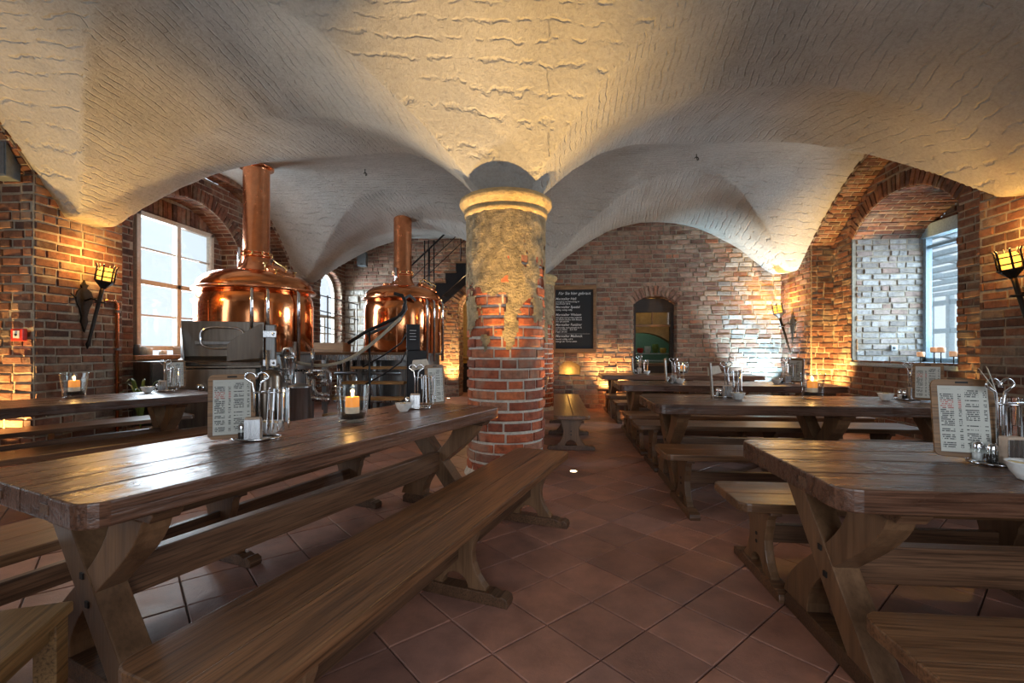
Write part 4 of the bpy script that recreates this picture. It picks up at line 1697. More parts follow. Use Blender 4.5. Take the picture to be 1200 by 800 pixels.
# platform between the kettles
pd = thing('platform', 'timber brewing platform on a steel frame between the copper kettles', 'platform', (0, 0, 0))
xa, xb = -4.62, -2.55
y0, y1 = 8.26, 8.90
DZ = 1.24
for k in range(4):
    MB().box(xa, xb, y0 + k * .16, y0 + k * .16 + .155, DZ - .045, DZ, bev=.005).build('deck_plank', FRAMEW, pd)
for k in range(5):
    MB().box(-5.0 + k * .16, -5.0 + k * .16 + .155, y1 + .01, 10.6, DZ - .045, DZ, bev=.005).build('deck_plank', FRAMEW, pd)
MB().box(xa, xb, y0 - .02, y0 + .02, DZ - .14, DZ - .045).build('frame_beam', STEEL, pd)
MB().box(xa, xb, y1 - .04, y1, DZ - .14, DZ - .045).build('frame_beam', STEEL, pd)
for px in (xa + .1, -3.6, xb - .1):
    for py in (y0 + .05, y1 - .06):
        MB().box(px - .03, px + .03, py, py + .06, 0, DZ - .045).build('post', STEELD, pd)
for py in (9.6, 10.5):
    MB().box(-4.98, -4.92, py, py + .06, 0, DZ - .045).build('post', STEELD, pd)
MB().box(-4.85, -4.22, 9.0, 9.36, DZ, DZ + .19, bev=.006).build('upper_step', FRAMEW, pd)

# steps up to the platform
sp = thing('platform_steps', 'open timber steps with steel posts leading up to the brewing platform', 'steps', (0, 0, 0))
for k in range(4):
    z = DZ * (4 - k) / 5
    ys = 8.09 - k * .24
    q0 = -3.60 - .05 * k
    MB().box(q0, -2.56 + .01 * k, ys - .13, ys + .13, z - .045, z, bev=.006).build('tread', PINEW, sp)
    for px in (q0 + .12, -2.68):
        MB().box(px - .025, px + .025, ys - .03, ys + .03, 0, z - .045).build('post', STEELD, sp)

# black hand rail, control post and rope
hr = thing('handrail', 'black steel handrail with thin lower rails beside the platform steps', 'handrail', (0, 0, 0))
MB().tube([PZ(408, 402, 7.25), PZ(430, 388, 7.25), PZ(452, 378, 7.25), PZ(466, 372, 7.25), PZ(473, 364, 7.25), PZ(475, 353, 7.25), PZ(471, 346, 7.25), PZ(462, 344, 7.25)], .028, 10).build('top_rail', BLACK, hr)
MB().tube([PZ(433, 386, 7.25), PZ(433, 409 + 547 * 1.295 / 7.25, 7.25)], .018, 8).build('rail_post', BLACK, hr)
for dy in (18, 40):
    MB().tube([PZ(425, 412 + dy, 7.25), PZ(450, 398 + dy, 7.25), PZ(470, 384 + dy, 7.25), PZ(476, 372 + dy, 7.25)], .012, 8).build('lower_rail', BLACK, hr)
cp = thing('control_post', 'black control post with a small screen beside the second copper kettle', 'control panel', (*PZ(488, 0, 8.0)[:2], 0), 0.35)
MB().box(-.16, .16, -.10, .10, 0, 1.28, bev=.01).build('housing', BLACK, cp)
MB().box(-.17, .05, -.13, -.02, 1.28, 1.72, bev=.01).build('screen_head', BLACK, cp)
MB().box(-.14, .02, -.135, -.131, 1.42, 1.68).build('screen', CHALKB, cp)
for k in range(4):
    MB().box(-.12, -.02 + .01 * (k % 2), -.138, -.135, 1.46 + k * .05, 1.468 + k * .05).build('readout', CHALK, cp)
rp = MB()
rpts = []
for i in range(25):
    q = i / 24
    px = 346 + (470 - 346) * q
    py = 424 + (372 - 424) * q + 26 * math.sin(math.pi * q) ** 1.0 * (1 - .25 * q)
    rpts.append(PZ(px, py, 7.2))
rp.tube(rpts, .026, 8)
ro = rp.build('rope', ROPE)
tag(ro, 'pale rope barrier sagging in front of the brewing platform', 'rope')
# the strands of the rope
tw = MB()
tp = []
for i in range(200):
    q = i / 199 * 24
    k = min(23, int(q))
    a, b = Vector(rpts[k]), Vector(rpts[k + 1])
    p = a.lerp(b, q - k)
    tp.append(p + Vector((math.cos(i * .9) * .014, math.cos(i * .9) * .010, math.sin(i * .9) * .024)))
tw.tube(tp, .008, 5)
tw.build('strand', ROPE, ro)

# stacked hose and cable on the kettle
hz = MB().tube([PZ(487, 352, 9.3), PZ(480, 346, 9.2), PZ(474, 350, 9.1), PZ(476, 362, 9.0), PZ(468, 374, 8.9), PZ(452, 383, 8.8), PZ(430, 392, 8.7)], .03, 8).build('hose', HOSE)
tag(hz, 'dark grey hose hanging over the second copper kettle', 'hose')

# railing of the gallery by the alcove window
gr = thing('gallery_rail', 'slim grey metal railing in front of the round headed alcove window', 'railing', (0, 0, 0))
for dy in (0, 18, 36):
    MB().tube([PZ(372, 345 + dy, 10.9), PZ(392, 350 + dy, 11.1), PZ(420, 357 + dy, 11.6)], .014, 6).build('rail', STEELD, gr)
for px in (384, 418):
    MB().tube([PZ(px, 346 + 10 * (px > 400), 11.0 + .6 * (px > 400)), (*PZ(px, 346, 11.0 + .6 * (px > 400))[:2], 0)], .016, 6).build('post', STEELD, gr)

# staircase behind the second kettle
sc = thing('staircase', 'black steel staircase with wooden treads climbing the brick wall behind the kettle', 'staircase', (0, 0, 0))
SX0, SZ0, RUN, RISE = -3.02, 3.02, .268, .245
ya, yb = 11.55, 12.45
for k in range(-7, 5):
    x, z = SX0 + k * RUN, SZ0 + k * RISE
    MB().box(x - .03, x + RUN + .02, ya, yb, z - .045, z, bev=.004).build('tread', FRAMEW, sc)
for yv in (ya + .06, yb - .06):
    pts = []
    for k in range(-7, 5):
        x, z = SX0 + k * RUN, SZ0 + k * RISE - .046
        pts += [(x, z), (x + RUN, z)]
    lo = [(SX0 + 5 * RUN, SZ0 + 4 * RISE - .36), (SX0 - 7 * RUN, SZ0 - 8 * RISE - .20)]
    MB().prism(pts + lo, yv - .012, yv + .012, 'y').build('stringer', BLACK, sc)
for dz, r in ((.95, .022), (.62, .010), (.32, .010)):
    MB().tube([(SX0 - 7 * RUN, ya + .02, SZ0 - 7 * RISE + dz), (SX0 + 5 * RUN, ya + .02, SZ0 + 5 * RISE + dz)], r, 8).build('rail', BLACK, sc)
for k in (-6, -3, -1, 2, 4):
    x, z = SX0 + (k + .5) * RUN, SZ0 + k * RISE
    MB().tube([(x, ya + .02, z), (x, ya + .02, z + .97 + .5 * RISE)], .013, 8).build('baluster', BLACK, sc)
for px in (497.5, 502, 508.5):
    q = WY(px, 0, 12.42)[0]
    MB().tube([(q, 12.42, 1.6), (q, 12.42, 4.25)], .016, 8).build('hanger_rod', BLACK, sc)

# bar behind the arch under the stairs
ct = thing('bar_counter', 'bar counter with a yellow front in the room behind the staircase arch', 'counter', (-2.0, 13.9, 0))
MB().box(-1.2, 1.4, 0, .6, 0, 1.0, bev=.01).build('front', DARKW, ct)
MB().box(-1.25, 1.45, -.05, .65, 1.0, 1.06, bev=.008).build('worktop', PINEW, ct)
MB().box(-.75, 1.3, -.03, 0, .88, 1.0).build('trim_board', YELLOWP, ct)
cm = thing('coffee_machine', 'steel and black coffee machine standing on the bar counter', 'coffee machine', (-1.95, 14.15, 1.06))
MB().box(-.35, .35, -.2, .2, .08, .55, bev=.03).build('body', STEELD, cm)
MB().box(-.36, .36, -.22, .1, .50, .58, bev=.01).build('cup_tray', CHROME, cm)
MB().box(-.34, .34, -.30, -.1, 0.02, .07, bev=.01).build('drip_tray', BLACK, cm)
for q in (-.15, .15):
    MB().lathe([(.05, 0), (.05, .08), (.035, .1)], 16, Matrix.Translation((q, -.22, .26))).build('group_head', CHROME, cm)
    MB().tube([(q, -.24, .26), (q, -.40, .24)], .016, 8).build('handle', BLACK, cm)
for q in (-.33, .33):
    MB().box(q - .03, q + .03, -.18, .18, 0, .10).build('foot', BLACK, cm)
rm = MB()
rm.box(-4.0, 0.6, 15.4, 15.45, 0, 3.4)
rm.box(-4.05, -4.0, 12.7, 15.4, 0, 3.4)
rm.box(-0.58, -.53, 12.7, 15.4, 0, 3.4)
rm.box(-4.0, .6, 12.66, 15.4, 3.4, 3.45)
structure(rm.build('wall_bar', OCHRE))

# room behind the serving doorway
rk = MB()
rk.box(.6, 4.2, 13.6, 13.65, 0, 3.0)
rk.box(.55, .6, 10.9, 13.6, 0, 3.0)
rk.box(4.2, 4.25, 10.9, 13.6, 0, 3.0)
rk.box(.6, 4.2, 10.85, 13.6, 3.0, 3.05)
structure(rk.build('wall_kitchen', GREENP))
ka = MB()
aw = seg_arch(1.30, 2.95, 1.30, 1.70, 14)
for i in range(len(aw) - 1):
    a, b = aw[i], aw[i + 1]
    for yv in (11.6, 11.9):
        ka.add([(a[0], yv, a[1]), (b[0], yv, b[1]), (b[0], yv, 3.0), (a[0], yv, 3.0)], [(0, 1, 2, 3)])
    ka.add([(a[0], 11.6, a[1]), (b[0], 11.6, b[1]), (b[0], 11.9, b[1]), (a[0], 11.9, a[1])], [(0, 1, 2, 3)])
ka.box(.6, 1.30, 11.6, 11.9, 0, 3.0)
ka.box(2.95, 4.2, 11.6, 11.9, 0, 3.0)
structure(ka.build('wall_arch', OCHRE))
dr = MB()
dr.box(1.73, 1.80, 10.62, 10.74, 0, 2.4)
dr.box(2.55, 2.62, 10.62, 10.74, 0, 2.4)
dr.box(1.73, 2.62, 10.60, 10.76, 2.12, 2.42)
d1 = structure(dr.build('door_1', DARKW))
MB().box(1.80, 2.55, 10.63, 10.73, 1.80, 1.85).build('transom', FRAMEW, d1)
MB().box(2.16, 2.18, 10.65, 10.71, 1.85, 2.12).build('mullion', FRAMEW, d1)
MB().box(1.80, 2.55, 10.675, 10.685, 1.85, 2.12).build('pane', PANE, d1)
kc = thing('serving_counter', 'dark wooden serving counter standing in the kitchen doorway', 'counter', (2.18, 11.1, 0))
MB().box(-.60, .60, -.2, .2, 0, .92, bev=.01).build('front', DARKW, kc)
MB().box(-.62, .62, -.24, .24, .92, .98, bev=.008).build('worktop', FRAMEW, kc)
for q in (-.3, 0.0, .3):
    MB().box(q - .13, q + .13, -.215, -.2, .15, .82).build('panel', DARKW, kc)
ks = thing('kitchen_shelf', 'pale two tier shelf unit with crockery in the lit kitchen', 'shelf', (2.2, 12.3, 0))
for z in (1.02, 1.20):
    MB().box(-.75, .75, -.18, .18, z - .03, z, bev=.004).build('shelf_board', CERAMIC, ks)
for q in (-.73, 0, .73):
    MB().box(q - .02, q + .02, -.16, .16, 0, 1.20).build('upright', CERAMIC, ks)
cols = [STEEL, CERAMIC, STEEL, REDP, CERAMIC, LEAF, YELLOWP]
names = ['round steel pot', 'white serving bowl', 'deep steel pot', 'red kitchen jar', 'small white bowl', 'green kitchen jar', 'amber kitchen jar']
for k in range(7):
    h_ = .13 + .05 * (k % 3)
    o = MB().lathe([(.01, 0), (.06, 0), (.085, h_ * .5), (.075, h_), (.06, h_)], 18).build('kitchen_jar', cols[k], None, (1.62 + k * .19, 12.25, 1.20))
    tag(o, names[k] + ' standing on the shelf in the lit kitchen', 'crockery', 'crockery on the kitchen shelf')
point_light('kitchen_lamp', (2.2, 12.9, 2.5), 20, (0.75, 1.0, 0.72), .1)
spot_light('kitchen_arch_lamp', (2.2, 11.2, 2.9), (2.2, 11.7, 1.8), 22, (1.0, .62, .25), 120)
point_light('bar_lamp', (-2.0, 13.3, 2.8), 60, (1.0, .66, .3), .1)

# ------------------------------------------------------------------ conservatory outside the right window
cv = thing('conservatory', 'blue painted glazed conservatory standing outside the deep window', 'conservatory', (0, 0, 0))
for k in range(11):
    x = 6.75 + k * .40
    z = 3.72 - k * .093
    MB().box(x, x + .16, 3.5, 16.0, z, z + .10).build('roof_slat', CONSP, cv)
for k in range(7):
    y = 4.5 + k * 1.4
    MB().prism([(6.7, 3.80), (11.2, 2.8), (11.2, 2.95), (6.7, 3.95)], y, y + .10, 'y').build('rafter', CONSP, cv)
for z in (.9, 1.75, 2.55):
    MB().box(11.0, 11.1, 3.5, 16.0, z, z + .14).build('rail', CONSP, cv)
for k in range(18):
    y = 3.6 + k * .7
    MB().box(10.98, 11.12, y, y + .12, 0, 2.9).build('mullion', CONSP, cv)
MB().box(11.0, 11.1, 3.5, 16.0, 0, .9).build('parapet', CONSP, cv)
structure(MB().box(6.6, 11.2, 3.0, 16.0, -.1, 0).build('floor_outside', GROUT))
# ------------------------------------------------------------------ things on the walls
def make_torch(label, wx_, y, n, zoff):
    t = thing('wall_torch', label, 'torch', (wx_, y, zoff), 0 if n > 0 else math.pi, 'wrought iron torches on the brick piers')
    # plate: a fleur shape hammered from iron
    pl = [(0, 2.16), (.02, 2.11), (.05, 2.10), (.03, 2.06), (.085, 2.02), (.11, 1.95), (.10, 1.88), (.06, 1.80), (.035, 1.70), (.045, 1.64), (.03, 1.60), (0, 1.50)]
    MB().prism(pl + [(-a, b) for a, b in pl[-2:0:-1]], .006, .03, 'x', bev=.004).build('wall_plate', IRON, t)
    arm = MB()
    arm.tube([(.02, 0, 1.90), (.12, 0, 1.93), (.20, 0, 1.90), (.235, 0, 1.88)], .012, 8)
    arm.tube([(.235 + .05 * math.cos(a), .05 * math.sin(a), 1.88) for a in (2 * math.pi * k / 12 for k in range(12))], .009, 6, closed=True)
    arm.tube([(.02, -.09, 1.93), (.04, -.15, 1.95), (.03, -.17, 1.98)], .009, 6)
    arm.tube([(.02, .09, 1.93), (.04, .15, 1.95), (.03, .17, 1.98)], .009, 6)
    arm.build('arm', IRON, t)
    MB().tube([(.06, 0, 1.30), (.07, 0, 1.36), (.085, 0, 1.40), (.27, 0, 2.06)], [.004, .026, .018, .024], 10).build('pole', IRON, t)
    top = Matrix.Translation((.275, 0, 2.05)) @ Matrix.Rotation(math.radians(12), 4, 'Y')
    MB().lathe([(.025, 0), (.04, .02), (.10, .085), (.105, .10), (.06, .11)], 10, top, smooth=False).build('cup', IRON, t)
    cage = MB()
    for k in range(6):
        a = 2 * math.pi * k / 6
        cage.tube([top @ Vector((.095 * math.cos(a), .095 * math.sin(a), .09)), top @ Vector((.095 * math.cos(a), .095 * math.sin(a), .27)), top @ Vector((.11 * math.cos(a), .11 * math.sin(a), .30))], .009, 6)
    for z in (.15, .22):
        cage.tube([top @ Vector((.098 * math.cos(a), .098 * math.sin(a), z)) for a in (2 * math.pi * k / 18 for k in range(18))], .007, 6, closed=True)
    cage.build('cage', IRON, t)
    MB().lathe([(.02, .10), (.05, .12), (.06, .16), (.045, .20), (.01, .235)], 16, top).build('lamp', BULB, t)
    MB().lathe([(.075, .11), (.082, .15), (.080, .22), (.06, .26)], 20, top).build('amber_glass', MICA, t)
    return t


TORCH = (1.0, .52, .12)
for (wx_, y, n, zo, lab) in ((WL, 5.30, 1, .0, 'lit wrought iron torch on the brick pier beside the kettle hall window'),
                             (WR, 9.88, -1, -.12, 'lit wrought iron torch in the corner by the blackboard wall'),
                             (WR, 5.06, -1, -.05, 'lit wrought iron torch on the pier beside the deep conservatory window')):
    make_torch(lab, wx_, y, n, zo)
    point_light('torch_light', (wx_ + n * .30, y, 2.42 + zo), 34, TORCH, .06)

bb = thing('blackboard', 'framed blackboard with white chalk lettering hung on the brick wall', 'blackboard', (0.43, BACK - .03, 1.25))
w2, h2 = .46, 1.42
MB().box(-w2, w2, -.02, .0, 0, h2).build('slate', CHALKB, bb)
for (a, b, c, d) in ((-w2 - .02, w2 + .02, -.03, .06), (-w2 - .02, w2 + .02, h2 - .06, h2 + .03), (-w2 - .02, -w2 + .05, .06, h2 - .06), (w2 - .05, w2 + .02, .06, h2 - .06)):
    MB().box(a, b, -.045, .0, c, d, bev=.006).build('frame', FRAMEW, bb)
LINES = [(1.25, .088, .03, 'Für Sie hier gebraut'), (1.135, .075, -.03, 'Marstaller Hell'), (1.08, .045, -.03, 'untergärig und feinwürzig im'), (1.035, .045, -.03, 'Geschmack 4,8 %'),
         (.955, .075, -.03, 'Marstaller Spezial'), (.90, .045, -.03, 'kräftig, malzig, süffig'), (.785, .075, -.03, 'Marstaller Weizen'), (.73, .045, -.03, 'obergärig und spritzig, hefetrüb'),
         (.685, .045, -.03, 'mit feinem Aroma nach Banane'), (.645, .045, -.03, 'sehr gut gekühlt'), (.565, .075, -.03, 'Marstaller Festbier'), (.51, .045, -.03, 'vollmundig, stark gehopft 5,6 %'),
         (.465, .045, -.03, 'nur zur Saison    0,3l  0,5l'), (.42, .045, -.03, 'fragen Sie uns'), (.315, .075, -.03, 'Marstaller Maibock'), (.255, .045, -.03, 'dunkel, kräftig, 6,8 %'), (.205, .045, -.03, 'solange der Vorrat reicht')]
for z, size, x, body in LINES:
    c = bpy.data.curves.new('chalk_line', 'FONT')
    c.body = body
    c.size = size
    c.shear = 0.18
    c.extrude = 0.0008
    c.offset = 0.0006
    c.materials.append(CHALK)
    tmp = link('chalk_tmp', c)
    me = bpy.data.meshes.new_from_object(tmp)
    me.name = 'chalk_line'
    bpy.data.objects.remove(tmp)
    link('chalk_line', me, bb, (-w2 + .08 + x, -.0215, z), (math.pi / 2, 0, 0))
MB().box(-w2 + .06, w2 - .12, -.0225, -.0205, .385, .389).build('chalk_rule', CHALK, bb)

def make_speaker(label, loc, rz):
    t = thing('loudspeaker', label, 'loudspeaker', loc, rz)
    MB().prism([(-.13, -.09), (.13, -.09), (.10, .09), (-.10, .09)], -.19, .19, 'z', bev=.015).build('cabinet', SPEAKER, t)
    MB().box(-.115, .115, -.098, -.090, -.17, .17, bev=.004).build('grille', HOSE, t)
    MB().box(-.02, .02, .09, .16, -.03, .03).build('bracket', BLACK, t)
    MB().box(-.03, .03, -.101, -.097, -.15, -.13).build('badge', CHROME, t)
    return t
make_speaker('grey loudspeaker mounted high on the brick reveal above the fire alarm', (-6.04, 4.60, 3.36), 0.1)
q = WY(423, 303, 12.25)
make_speaker('grey loudspeaker mounted high on the wall behind the second kettle', (q[0], 12.38, q[1]), 0.0)

fa = thing('fire_alarm', 'red fire alarm call point with white panel on the brick reveal', 'fire alarm', (-5.97, 4.725, 1.46))
MB().box(-.075, .075, -.05, .0, -.07, .07, bev=.008).build('housing', REDP, fa)
MB().box(-.04, .04, -.055, -.049, -.035, .045, bev=.002).build('panel', CERAMIC, fa)
MB().lathe([(.014, 0), (.014, .006), (.002, .008)], 12, Matrix.Translation((0, -.055, .0)) @ Matrix.Rotation(math.pi / 2, 4, 'X')).build('button', BLACK, fa)

cd = thing('conduit', 'thin brown conduit running down the pier beside the window jamb', 'conduit', (0, 0, 0))
MB().tube([(WL + .04, 5.55, 1.93), (WL + .04, 5.68, 1.94), (WL + .04, 5.72, 1.90), (WL + .04, 5.72, .05)], .02, 10).build('tube', COPPERD, cd)
for z in (.5, 1.3, 1.8):
    MB().box(WL + .01, WL + .07, 5.69, 5.75, z - .015, z + .015).build('clip', STEELD, cd)

sw = thing('junction_box', 'small grey junction box in the reveal of the deep window', 'junction box', (5.85, 8.67, 1.32))
MB().box(-.05, .05, -.03, 0, -.05, .05, bev=.008).build('box', STEELD, sw)
MB().lathe([(.022, 0), (.022, .008), (.002, .01)], 14, Matrix.Translation((0, -.03, 0)) @ Matrix.Rotation(math.pi / 2, 4, 'X')).build('cover', SPEAKER, sw)

gb = thing('switch_box', 'grey steel switch box on the brick pier behind the large kettle', 'switch box', (WL + .02, 10.5, 2.25))
MB().box(0, .12, -.12, .12, -.16, .16, bev=.01).build('housing', STEELD, gb)
MB().box(.12, .125, -.10, .10, -.13, .13).build('door', STEEL, gb)

cb = thing('steel_cabinet', 'narrow grey steel cabinet below the sill of the bright window', 'cabinet', (-5.95, 6.55, 0))
MB().box(-.15, .12, -.30, .30, .08, 1.12, bev=.008).build('body', STEELD, cb)
MB().box(.12, .13, -.27, .27, .12, 1.08, bev=.004).build('door', SPEAKER, cb)
MB().tube([(.15, .2, .6), (.15, .2, .75)], .01, 8).build('handle', CHROME, cb)
MB().box(-.14, .11, -.28, .28, 0, .08).build('plinth', BLACK, cb)
tb = thing('tool_box', 'reddish wooden tool box with dark clasps on the bright window sill', 'box', (-6.28, 7.55, 1.21))
MB().box(-.09, .09, -.28, .28, 0, .13, bev=.006).build('body', FRAMEW, tb)
for q in (-.16, 0, .16):
    MB().box(.09, .10, q - .03, q + .03, .06, .10).build('clasp', IRON, tb)
for k, (yy_, hh, mm, nm) in enumerate(((6.46, .15, SPEAKER, 'dark grey tin'), (6.56, .12, BLUEP, 'blue grey tin'), (6.68, .10, CERAMIC, 'white tub'), (6.95, .06, CERAMIC, 'flat white carton'))):
    o = MB().lathe([(.01, 0), (.055, 0), (.055, hh), (.045, hh + .01), (.01, hh + .01)], 16).build('tin', mm, None, (-6.26, yy_, 1.21))
    tag(o, nm + ' standing on the bright window sill', 'tin')

pt = thing('potted_plant', 'potted plant with long arching leaves on the floor below the torch', 'plant', (-5.55, 5.80, 0))
MB().lathe([(.02, 0), (.10, 0), (.13, .22), (.14, .24), (.12, .25), (.02, .22)], 20).build('pot', REDP if False else FRAMEW, pt)
rp_ = random.Random(4)
for k in range(16):
    a = 2 * math.pi * k / 16 + rp_.uniform(-.2, .2)
    ln = rp_.uniform(.20, .30)
    hh = rp_.uniform(.45, .72)
    vs, fs = [], []
    for i in range(7):
        q = i / 6
        r_ = ln * q ** 1.4
        z = .22 + hh * math.sin(q * 1.9) / math.sin(1.9) * .95
        w = .022 * math.sin(math.pi * min(.98, q * .9 + .1))
        c_, s_ = math.cos(a), math.sin(a)
        vs += [(r_ * c_ - w * s_, r_ * s_ + w * c_, z), (r_ * c_ + w * s_, r_ * s_ - w * c_, z)]
    for i in range(6):
        fs.append((2 * i, 2 * i + 1, 2 * i + 3, 2 * i + 2))
    MB().add(vs, fs, True).build('leaf', LEAF, pt)

# candles on the deep sill
ch = thing('candle_holder', 'iron holder with four squat peach candles on the deep window sill', 'candle holder', (5.62, 7.42, 1.08), 0)
for k, (yy_, zz) in enumerate(((.32, .10), (.10, .17), (-.06, .17), (-.24, .11))):
    MB().tube([(0.03 * (k % 2), yy_, 0), (0.03 * (k % 2), yy_, zz)], .008, 8).build('stem', IRON, ch)
    MB().lathe([(.04, zz), (.05, zz + .005), (.01, zz + .008)], 18, Matrix.Translation((0.03 * (k % 2), yy_, 0))).build('drip_dish', IRON, ch)
    MB().lathe([(.045, zz + .006), (.05, zz + .02), (.05, zz + .07), (.04, zz + .08), (.01, zz + .076)], 20, Matrix.Translation((0.03 * (k % 2), yy_, 0))).build('candle', WAXP, ch)
MB().box(-.04, .07, -.34, .42, 0, .012, bev=.003).build('base', IRON, ch)

# ------------------------------------------------------------------ candle glasses
def make_candle(label, x, y):
    t = thing('candle_glass', label, 'candle', (x, y, TH), 0, 'candle glasses on the tables')
    MB().lathe([(.01, 0), (.082, 0), (.088, .01), (.112, .235), (.112, .24), (.105, .24), (.104, .235), (.082, .028), (.01, .022)], 40).build('glass', GLASS, t)
    MB().lathe([(.005, .024), (.080, .026), (.084, .055), (.005, .06)], 32).build('sand', SAND, t)
    cdl = MB().lathe([(.044, .06), (.045, .155), (.043, .165), (.036, .166), (.02, .158), (.003, .157)], 28).build('candle', WAX, t)
    MB().lathe([(.0455, .058), (.046, .10)], 28).build('pale_foot', WAXW, cdl)
    MB().tube([(0, 0, .157), (.002, 0, .172)], .0018, 6).build('wick', BLACK, cdl)
    MB().lathe([(.001, .164), (.007, .171), (.0095, .181), (.007, .195), (.003, .207), (.0005, .216)], 14).build('flame', FLAME, cdl)
    return t


for px, py, lab in ((413, 494, 'lit orange candle in a glass on the dark table near the pillar'), (87, 465, 'lit candle in a glass on the table beneath the wall torch'),
                    (952, 466, 'lit candle in a glass on the second table from the large menu board'), (800, 441, 'lit candle in a glass on the table by the blackboard wall')):
    x, y = P(px, py, TH)
    if py == 441:
        x, y = WY(800, 0, 9.2)[0], 9.2
    make_candle(lab, x, y)
    point_light('candle_light', (x, y, TH + .205), 2.2, (1.0, .50, .14), .012)


# ------------------------------------------------------------------ cutlery racks with menus
def uv_quad(name, pts, mat, parent):
    me = bpy.data.meshes.new(name)
    me.from_pydata(pts, [], [(0, 1, 2, 3)])
    uv = me.uv_layers.new(name='print')
    for i, c in enumerate(((0, 0), (1, 0), (1, 1), (0, 1))):
        uv.data[i].uv = c
    me.materials.append(mat)
    return link(name, me, parent)


def make_menu(label, x, y, rz, lean=8, w=.215, h=.335, z=TH):
    t = thing('menu_board', label, 'menu', (x, y, z), rz, 'menu boards on the tables')
    T_ = Matrix.Translation((0, 0, .015)) @ Matrix.Rotation(math.radians(-lean), 4, 'X')
    MB().prism(rounded_rect(-w / 2, w / 2, 0, h, .028), -.007, .007, 'z', T_ @ Matrix.Rotation(math.pi / 2, 4, 'X'), bev=.002).build('board', FRAMEW, t)
    b = .022
    uv_quad('menu_sheet', [T_ @ Vector(p) for p in ((-w / 2 + b, -.0085, b), (w / 2 - b, -.0085, b), (w / 2 - b, -.0085, h - b * 1.3), (-w / 2 + b, -.0085, h - b * 1.3))], MENUP, t)
    MB().box(-.022, .022, -.0085, -.006, h - .018, h - .009, T_).build('hanging_slot', PEG, t)
    return t


CUT = {}


def cutlery_mesh(kind):
    if kind in CUT:
        return CUT[kind]
    m = MB()
    if kind == 'knife':
        m.prism([(-.010, .11), (.010, .11), (.013, 0.02), (.005, 0.0), (-.010, .01)], -.0018, .0018, 'y')
        m.box(-.010, .010, -.006, .006, .11, .235, bev=.004)
    elif kind == 'fork':
        m.box(-.007, .007, -.003, .003, .06, .23, bev=.0025)
        m.prism([(-.012, .065), (.012, .065), (.013, .035), (-.013, .035)], -.0012, .0012, 'y')
        for q in (-.011, -.0037, .0037, .011):
            m.box(q - .0016, q + .0016, -.001, .001, 0, .036)
    else:
        m.box(-.007, .007, -.003, .003, .06, .23, bev=.0025)
        m.lathe([(.001, -.03), (.012, -.022), (.019, 0), (.014, .02), (.004, .03)], 14, Matrix.Translation((0, 0, .032)) @ Matrix.Scale(.25, 4, (0, 1, 0)))
    me = m.mesh(kind)
    me.materials.append(CHROME)
    CUT[kind] = me
    return me


def make_rack(where, x, y, rz, n=7, s=1.0):
    t = thing('cutlery_rack', 'chrome wire cutlery rack with twin loop handles ' + where, 'cutlery rack', (x, y, TH), rz, 'cutlery racks on the tables')
    rg = [(.12 * math.cos(a), .085 * math.sin(a), .008) for a in (2 * math.pi * k / 28 for k in range(28))]
    b = MB().tube(rg, .005, 6, closed=True)
    b.lathe([(.001, .003), (.085, .003), (.085, .006), (.001, .007)], 28)
    b.build('base_ring', CHROME, t)
    for sx in (-.03, .03):
        pts = [(sx * .4, 0, .005), (sx * .4, 0, .24), (sx * .7, 0, .30)]
        for i in range(9):
            a = math.pi - math.pi * 1.05 * i / 8
            pts.append((sx + .028 * math.cos(a) * (1 if sx > 0 else -1) * -1, 0, .325 + .03 * math.sin(a)))
        MB().tube(pts, .0055, 8).build('loop_handle', CHROME, t)
    rb = MB()
    rb.tube([(-.015, .0, .25), (.04, .045, .25), (.15, .045, .25)], .0045, 6)
    rb.tube([(-.015, .0, .25), (.04, -.045, .25), (.15, -.045, .25)], .0045, 6)
    rb.build('hanging_rail', CHROME, t)
    c, s_ = math.cos(rz), math.sin(rz)

    def wpos(a, b, z):
        return (x + a * c - b * s_, y + a * s_ + b * c, TH + z)
    r = random.Random(int(x * 100) + 5)
    for k in range(n):
        kind = ('knife', 'fork', 'spoon')[k % 3]
        row = -.045 if k % 2 else .045
        o = link(kind, cutlery_mesh(kind), None, wpos(.045 + .105 * k / max(1, n - 1), row, .038), (math.radians(r.uniform(-3, 3)), math.radians(r.uniform(-3, 3)), rz + r.uniform(1.3, 1.8)))
        tag(o, 'steel ' + kind + ' hanging in the cutlery rack ' + where, kind, 'cutlery hanging in the rack ' + where)
    nh = thing('napkin_holder', 'small steel napkin holder with paper napkins ' + where, 'napkin holder', wpos(-.005, -.05, .008), rz)
    MB().box(-.038, .038, -.026, -.022, 0, .105, bev=.001).build('front_plate', STEEL, nh)
    MB().box(-.038, .038, .022, .026, 0, .105, bev=.001).build('back_plate', STEEL, nh)
    MB().box(-.038, .038, -.022, .022, 0, .004).build('base', STEEL, nh)
    MB().box(-.036, .036, -.019, .019, .004, .115, bev=.003).build('napkins', NAPKIN, nh)
    for k, (a, b_) in enumerate(((-.075, .02), (-.065, -.03))):
        sh = thing('shaker', ('glass salt shaker ' if k == 0 else 'glass pepper shaker ') + where, 'shaker', wpos(a, b_, .008), rz)
        MB().lathe([(.002, 0), (.02, 0), (.022, .01), (.019, .055), (.017, .06)], 16).build('jar', GLASS, sh)
        MB().lathe([(.019, .055), (.019, .072), (.012, .082), (.001, .083)], 16).build('cap', CHROME, sh)
        MB().lathe([(.001, .003), (.018, .003), (.018, .035), (.001, .036)], 16).build('contents', CERAMIC if k == 0 else SAND, sh)
    return t


